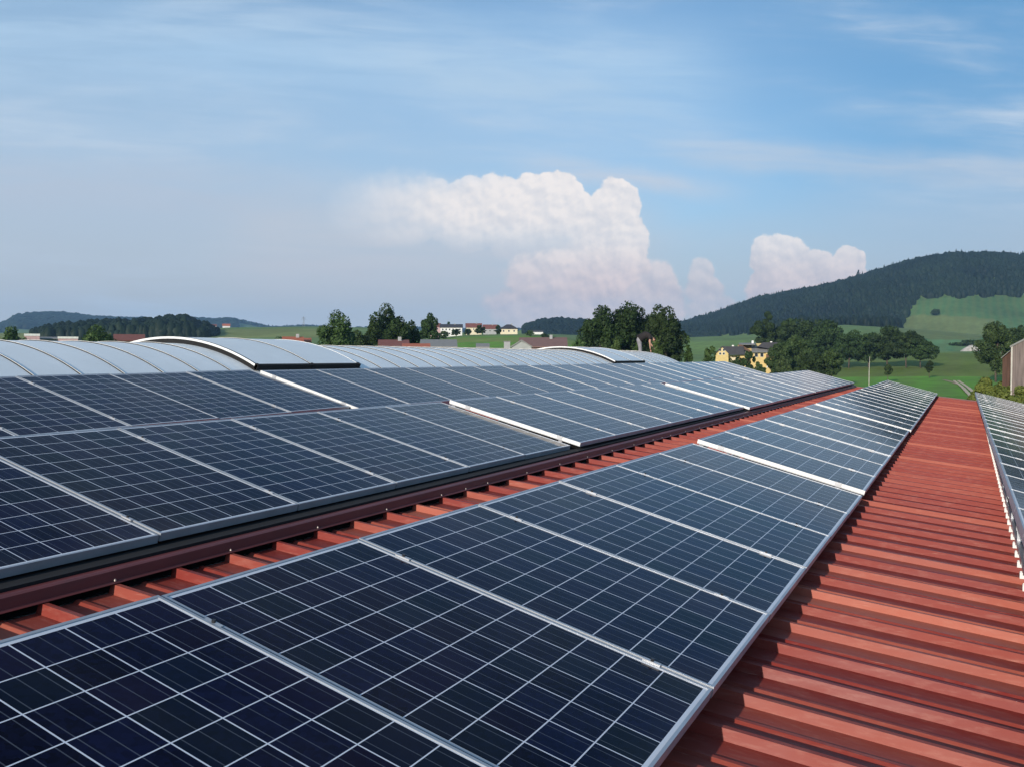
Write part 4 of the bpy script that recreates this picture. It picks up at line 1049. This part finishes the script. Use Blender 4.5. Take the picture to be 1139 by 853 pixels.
def windows(t, x0, x1, y, zs, n, w=1.1, h=1.3, face='-y'):
    for z in zs:
        for i in range(n):
            c = x0+(x1-x0)*(i+0.5)/n
            mb = MB()
            if face == '-y': mb.box(c-w/2, c+w/2, y-0.06, y+0.05, z, z+h); o = mb.build('window', FRAMEW, t); MB().box(c-w/2+0.1, c+w/2-0.1, y-0.08, y-0.055, z+0.1, z+h-0.1).build('pane', GLASSD, o)
            else: mb.box(y-0.06, y+0.05, c-w/2, c+w/2, z, z+h); o = mb.build('window', FRAMEW, t); MB().box(y-0.08, y-0.055, c-w/2+0.1, c+w/2-0.1, z+0.1, z+h-0.1).build('pane', GLASSD, o)
def house(name, px, rr, wpx, yeave, yridge, dep, wallm, roofm, label, kind='gable', axis='x', rz=0.0, nwin=3, floors=1, chim=True, group=None, cat='house', sink=0.5):
    base = ground_at(px, rr); d = rr*math.cos(az_of_px(px)); k = d/FPX; w = wpx*k
    ze = at(px, yeave, rr).z-base.z; zr = at(px, yridge, rr).z-base.z
    relz = -math.atan2(base.x, base.y)+rz
    t = empty(name, base, relz, label, cat, group)
    if kind != 'flat':
        wall_part(t, -w/2, w/2, 0, dep, -sink, ze, zr-ze, wallm, kind, axis); r_ = roof_part(t, -w/2, w/2, 0, dep, ze, zr-ze, kind, roofm, min(0.6, w*0.05), axis=axis)
        if chim: MB().box(w*0.15, w*0.15+0.6, dep*0.4, dep*0.4+0.6, zr-1.0, zr+0.7).build('chimney', CONC, r_)
    else:
        wall_part(t, -w/2, w/2, 0, dep, -sink, ze, 0, wallm); MB().box(-w/2-0.1, w/2+0.1, -0.1, dep+0.1, ze, zr).build('roof', roofm, t)
    if nwin: windows(t, -w/2+0.4, w/2-0.4, 0, [ze-2.1-2.8*f for f in range(floors)], nwin)
    return t
GV = 'houses of the village on the slope'; GR = 'low roofs just behind the vaulted roof'
house('row_house', 502, 640, 24, 364.5, 361, 9, WHITE, DARK, 'long white row house with dark roof on the village slope', nwin=6, floors=2, group=GV)
house('house', 484, 700, 12, 364, 360, 9, PINK, REDT, 'pinkish house left of the white row house', nwin=2, group=GV)
house('house', 527, 720, 17, 364.5, 360, 9, CREAM, REDT, 'red roofed house right behind the white row house', nwin=3, group=GV)
house('house', 545, 680, 15, 366, 361.5, 9, CONC, REDT, 'grey walled red roofed house left of the cream house', nwin=3, group=GV)
house('villa', 566, 610, 19, 366, 361, 9, CREAM, DARK, 'cream two storey house with a dark hipped roof at the end of the village', kind='hip', nwin=3, floors=2, group=GV)
house('farmhouse', 598, 1200, 12, 369.5, 367.5, 10, WHITE, DARK, 'tiny far white farmhouse right of the cream house', nwin=0, chim=False)
house('farmhouse', 236, 1500, 10, 363, 361, 12, WHITE, REDT, 'far white farmhouse at the end of the left wood', nwin=0, chim=False)
house('farmhouse', 252, 1560, 8, 362.8, 360.5, 12, WHITE, ORANGE, 'smaller far white farmhouse with orange roof on the left field edge', nwin=0, chim=False)
house('house', 438, 160, 32, 386, 379, 9, BROWN, REDT, 'red tiled roof just behind the vaulted roof below the dark trees', nwin=0, group=GR)
house('shed', 463, 150, 29, 387, 383.5, 7, CONC, ORANGE, 'low bright orange roof between the red roof and the grey roof', nwin=0, chim=False, group=GR)
house('barn', 488, 175, 38, 386, 378.5, 12, GREY, GREY, 'long weathered grey roof below the green village slope', nwin=0, chim=False, group=GR)
house('shed', 537, 200, 14, 386, 383, 6, CONC, GREY, 'small grey roof in the middle of the village foreground', nwin=0, chim=False, group=GR)
house('garage', 564, 210, 7, 380.5, 379.6, 5, CONC, GREY, 'small concrete box beside the green-grey gable', kind='flat', nwin=0, chim=False, group=GR)
house('house', 580, 150, 22, 386, 379.5, 8, CONC, GREY, 'grey gable roof with a small bright window left of the brown roof', nwin=1, chim=False, axis='y', group=GR)
house('house', 604, 190, 50, 386, 376, 12, BROWN, BROWN, 'wide brown tiled roof left of the big middle trees', nwin=0, chim=True, group=GR)
house('house', 326, 175, 22, 381, 375.5, 9, BROWN, ORANGE, 'orange tiled roof behind the crest of the vault', nwin=0, group=GR)
house('house', 341, 180, 10, 380, 377, 8, CONC, ORANGE, 'small second orange roof right behind the crest of the vault', nwin=0, chim=False, group=GR)
house('house', 36, 330, 15, 374, 371.5, 10, PINK, FRAMEW, 'pink and white flat roofed building beside the left edge tree', kind='flat', nwin=0, chim=False)
house('warehouse', 52, 340, 30, 377, 375.3, 12, GREY, GREY, 'low grey roof left of the round bushy tree', nwin=0, chim=False)
house('house', 76, 300, 20, 377, 374.8, 9, PINK, WHITE, 'pink walled low building with a white strip roof beside the round bushy tree', kind='flat', nwin=3, chim=False)
house('barn', 144, 300, 30, 379, 372.5, 10, WOODT, REDT, 'dull red roof between the round bushy tree and the raised vent', nwin=0, chim=False)

def yellow_house():
    rr = 330; base = ground_at(835, rr); k = rr*math.cos(az_of_px(835))/FPX
    t = empty('yellow_house', base, -math.atan2(base.x, base.y), 'big yellow country house with grey gabled roofs and balconies', 'house')
    def X(px): return (px-835)*k
    def Z(py): return at(835, py, rr).z-base.z
    # left wing, gable towards the viewer
    wall_part(t, X(797), X(811), -2, 9, -1, Z(393), Z(386)-Z(393), YELLOW, axis='y')
    MB().prism([(X(796), Z(393.5)), (X(804), Z(385.5)), (X(827), Z(385.5)), (X(829), Z(395)), (X(812), Z(395)), (X(811), Z(393.5)), (X(804), Z(386.3)), (X(797), Z(394))], 'y', -2.4, 9).build('roof', DARK, t)
    wall_part(t, X(811), X(828), 0.5, 9, -1, Z(395.5), 0, CREAM)
    # main block, ridge across, gable end to the left
    mb = MB(); mb.prism([(0.0, -1), (11, -1), (11, Z(388)), (5.5, Z(382)), (0.0, Z(391))], 'x', X(824), X(866)); mb.build('wall', YELLOW, t)
    mb = MB(); mb.prism([(X(820.5), Z(384)), (X(824), Z(383)), (X(836), Z(391)), (X(834), Z(393))], 'y', -1.6, -1.2); mb.build('verge_board', WOODT, t)
    mb = MB(); mb.prism([(X(821), -1), (X(834), -1), (X(834), Z(391.6)), (X(822), Z(384.2)), (X(821), Z(385))], 'y', -1.15, 2); mb.build('wall', YELLOW, t)
    mb = MB(); mb.prism([(-1.2, Z(392.4)), (-1.2, Z(391.9)), (5.5, Z(382.5)), (12, Z(389)), (12, Z(389.5)), (5.5, Z(383))], 'x', X(835.9), X(857)); r_ = mb.build('roof', GREY, t)
    MB().prism([(-1.6, Z(384)), (5.5, Z(382)), (5.5, Z(381.4)), (-1.6, Z(383.4))], 'x', X(822), X(840)).build('roof', GREY, t)
    for px, py in ((837, 379), (857, 380), (815.5, 384)): MB().box(X(px)-0.35, X(px)+0.35, 3, 3.7, Z(388), Z(py)).build('chimney', WHITE, r_)
    mb = MB(); mb.prism([(X(842), Z(386)), (X(848), Z(381.2)), (X(864), Z(381.2)), (X(866), Z(389)), (X(857), Z(388.5))], 'y', -0.5, 10); mb.build('roof', DARK, t)
    mb = MB(); mb.box(X(851), X(866), -1.3, 1, -1, Z(393)); mb.build('wall', YELLOW, t)
    # balconies
    for z0, z1, x0, x1, y0 in ((402.5, 399.5, 850, 869, -2.6), (395.5, 392.5, 855, 863, -2.0)):
        MB().box(X(x0), X(x1), y0, -1.3, Z(z0), Z(z1)).build('balcony', YELLOW, t)
        MB().box(X(x0)-0.1, X(x1)+0.1, y0-0.1, -1.3, Z(z0)-0.25, Z(z0)-0.02).build('balcony_floor', WOODT, t)
    MB().box(X(851.5), X(863), -1.36, -1.28, Z(398.6), Z(394.2)).build('window', WOODT, t)
    MB().box(X(852), X(865), -1.5, -1.34, Z(409), Z(404)).build('garage_door', WHITE, t)
    windows(t, X(838), X(850), 0.0, [Z(397.5)], 2, 1.2, 1.4); windows(t, X(800), X(808), -2, [Z(395), Z(391)], 2, 0.8, 0.9)
    windows(t, X(826), X(832), -1.15, [Z(392)], 1, 0.9, 1.0)
yellow_house()

def barn():
    rr = 120; base = ground_at(1135, rr); k = rr*math.cos(az_of_px(1135))/FPX
    t = empty('barn', base, -math.atan2(base.x, base.y)-0.25, 'weathered grey board barn with a brown side bay at the right edge', 'barn')
    GB = mat('grey_boards', (0.17, 0.135, 0.125), 0.9, 0, 0.35, 2.2, 0.2, 12, stretch=(4, 4, 0.15), dirt=(0.2, 0.16, 0.14), dscale=2)
    BB = mat('brown_boards', (0.085, 0.045, 0.032), 0.9, 0, 0.35, 2.2, 0.2, 12, stretch=(4, 4, 0.15))
    def Z(py): return at(1135, py, rr).z-base.z
    def X(px): return (px-1135)*k*1.03
    x0, x1 = X(1126), X(1126)+11.0; ze, zr = Z(385.5), Z(372)+1.6
    wall_part(t, x0, x1, 0, 16, -0.5, ze, zr-ze, GB, axis='y')
    roof_part(t, x0, x1, 0, 16, ze, zr-ze, 'gable', GREY, 0.12, axis='y')
    MB().box(x0-0.02, x0+0.14, -0.05, 0.0, 0, ze).build('corner_board', hcol('pale_board', (0.5, 0.47, 0.42)), t)
    # lean-to bay: posts, dark inside and brown boarded end
    mb = MB(); mb.prism([(X(1113.5), -0.5), (X(1119), -0.5), (X(1122), Z(404)), (X(1122), Z(391)), (X(1113.5), Z(399))], 'y', 1.5, 1.7); mb.build('side_boards', BB, t)
    mb = MB(); mb.prism([(X(1113), Z(399)), (X(1126), Z(386.5)), (X(1126), Z(385.8)), (X(1113), Z(398))], 'y', 1.2, 15); mb.build('side_roof', GREY, t)
    mb = MB(); mb.box(X(1113.5), X(1125.9), 8, 8.2, -0.5, Z(400)); mb.build('back_boards', BB, t)
    MB().box(X(1122.2), X(1123.4), 1.4, 1.6, -0.5, Z(391)).build('post', BB, t)
barn()

# pale heap (gravel / silage cover) on the meadow below the hill
def heap():
    p = ground_at(1081, 640); k = 640*math.cos(az_of_px(1081))/FPX
    g = np.random.default_rng(4); mb = MB(); n, m = 24, 10; W_, D_ = 10*k*1.25, 9.0; Hh = at(1081, 383.5, 640).z-p.z
    for i in range(n+1):
        for j in range(m+1):
            a, b_ = i/n*2-1, j/m*2-1; rr_ = min(1, math.hypot(a, b_)); z = Hh*(1-rr_**1.7)*(0.9+0.2*g.random())
            mb.v.append((a*W_, b_*D_, z-0.3))
    for i in range(n):
        for j in range(m):
            q = i*(m+1)+j; mb.f.append((q, q+m+1, q+m+2, q+1)); mb.mi.append(0)
    o = mb.build('gravel_heap', mat('pale_heap', (0.52, 0.48, 0.42), 0.9, 0, 0.25, 0.3, dirt=(0.32, 0.29, 0.25), dscale=0.2), None, True)
    o.location = p; o.rotation_euler = (0, 0, -math.atan2(p.x, p.y)); tag(o, 'pale gravel heap on the meadow left of the large tree by the barn', 'heap')
heap()
def pylon():
    p = ground_at(338, 1400); t = empty('power_pylon', p, 0.5, 'thin grey lattice power pylon on the skyline above the left field', 'pylon')
    h = at(338, 352.5, 1400).z-p.z; mb = MB(); ml = mat('pylon_steel', (0.25, 0.26, 0.28), 0.6, 0.4)
    for sx, sy in ((1, 1), (1, -1), (-1, 1), (-1, -1)): mb.tube((sx*1.6, sy*1.6, -1), (sx*0.25, sy*0.25, h), 0.14, 0.08, 5)
    for i in range(7):
        z0, z1 = h*i/7, h*(i+1)/7; a0 = 1.6-1.35*i/7; a1 = 1.6-1.35*(i+1)/7
        for q in ((1, 1, 1, -1), (1, -1, -1, -1), (-1, -1, -1, 1), (-1, 1, 1, 1)): mb.tube((q[0]*a0, q[1]*a0, z0), (q[2]*a1, q[3]*a1, z1), 0.06, 0.06, 4)
    mb.build('mast', ml, t)
    m2 = MB()
    for z, w in ((h*0.78, 4.0), (h*0.9, 3.0)): m2.tube((-w, 0, z), (w, 0, z), 0.12, 0.12, 5); m2.tube((-w, 0, z), (0, 0, z+1.2), 0.08, 0.08, 4); m2.tube((w, 0, z), (0, 0, z+1.2), 0.08, 0.08, 4)
    m2.build('cross_arm', ml, t)
pylon()

# ------------------------------------------------------------------ haze
def haze():
    mb = MB(); mb.box(-7600, 7600, -7600, 7600, -1.2, 470)
    m_ = bpy.data.materials.new('haze'); m_.use_nodes = True; N = NT(m_.node_tree)
    out = N.n('ShaderNodeOutputMaterial'); pv = N.n('ShaderNodeVolumePrincipled'); N.l(pv.outputs[0], out.inputs['Volume'])
    pv.inputs['Color'].default_value = (0.36, 0.64, 1.0, 1); pv.inputs['Density'].default_value = 0.00009; pv.inputs['Anisotropy'].default_value = 0.0
    o = mb.build('haze', m_); tag(o, 'thin blue summer haze in the air over the valley', kind='stuff')
haze()
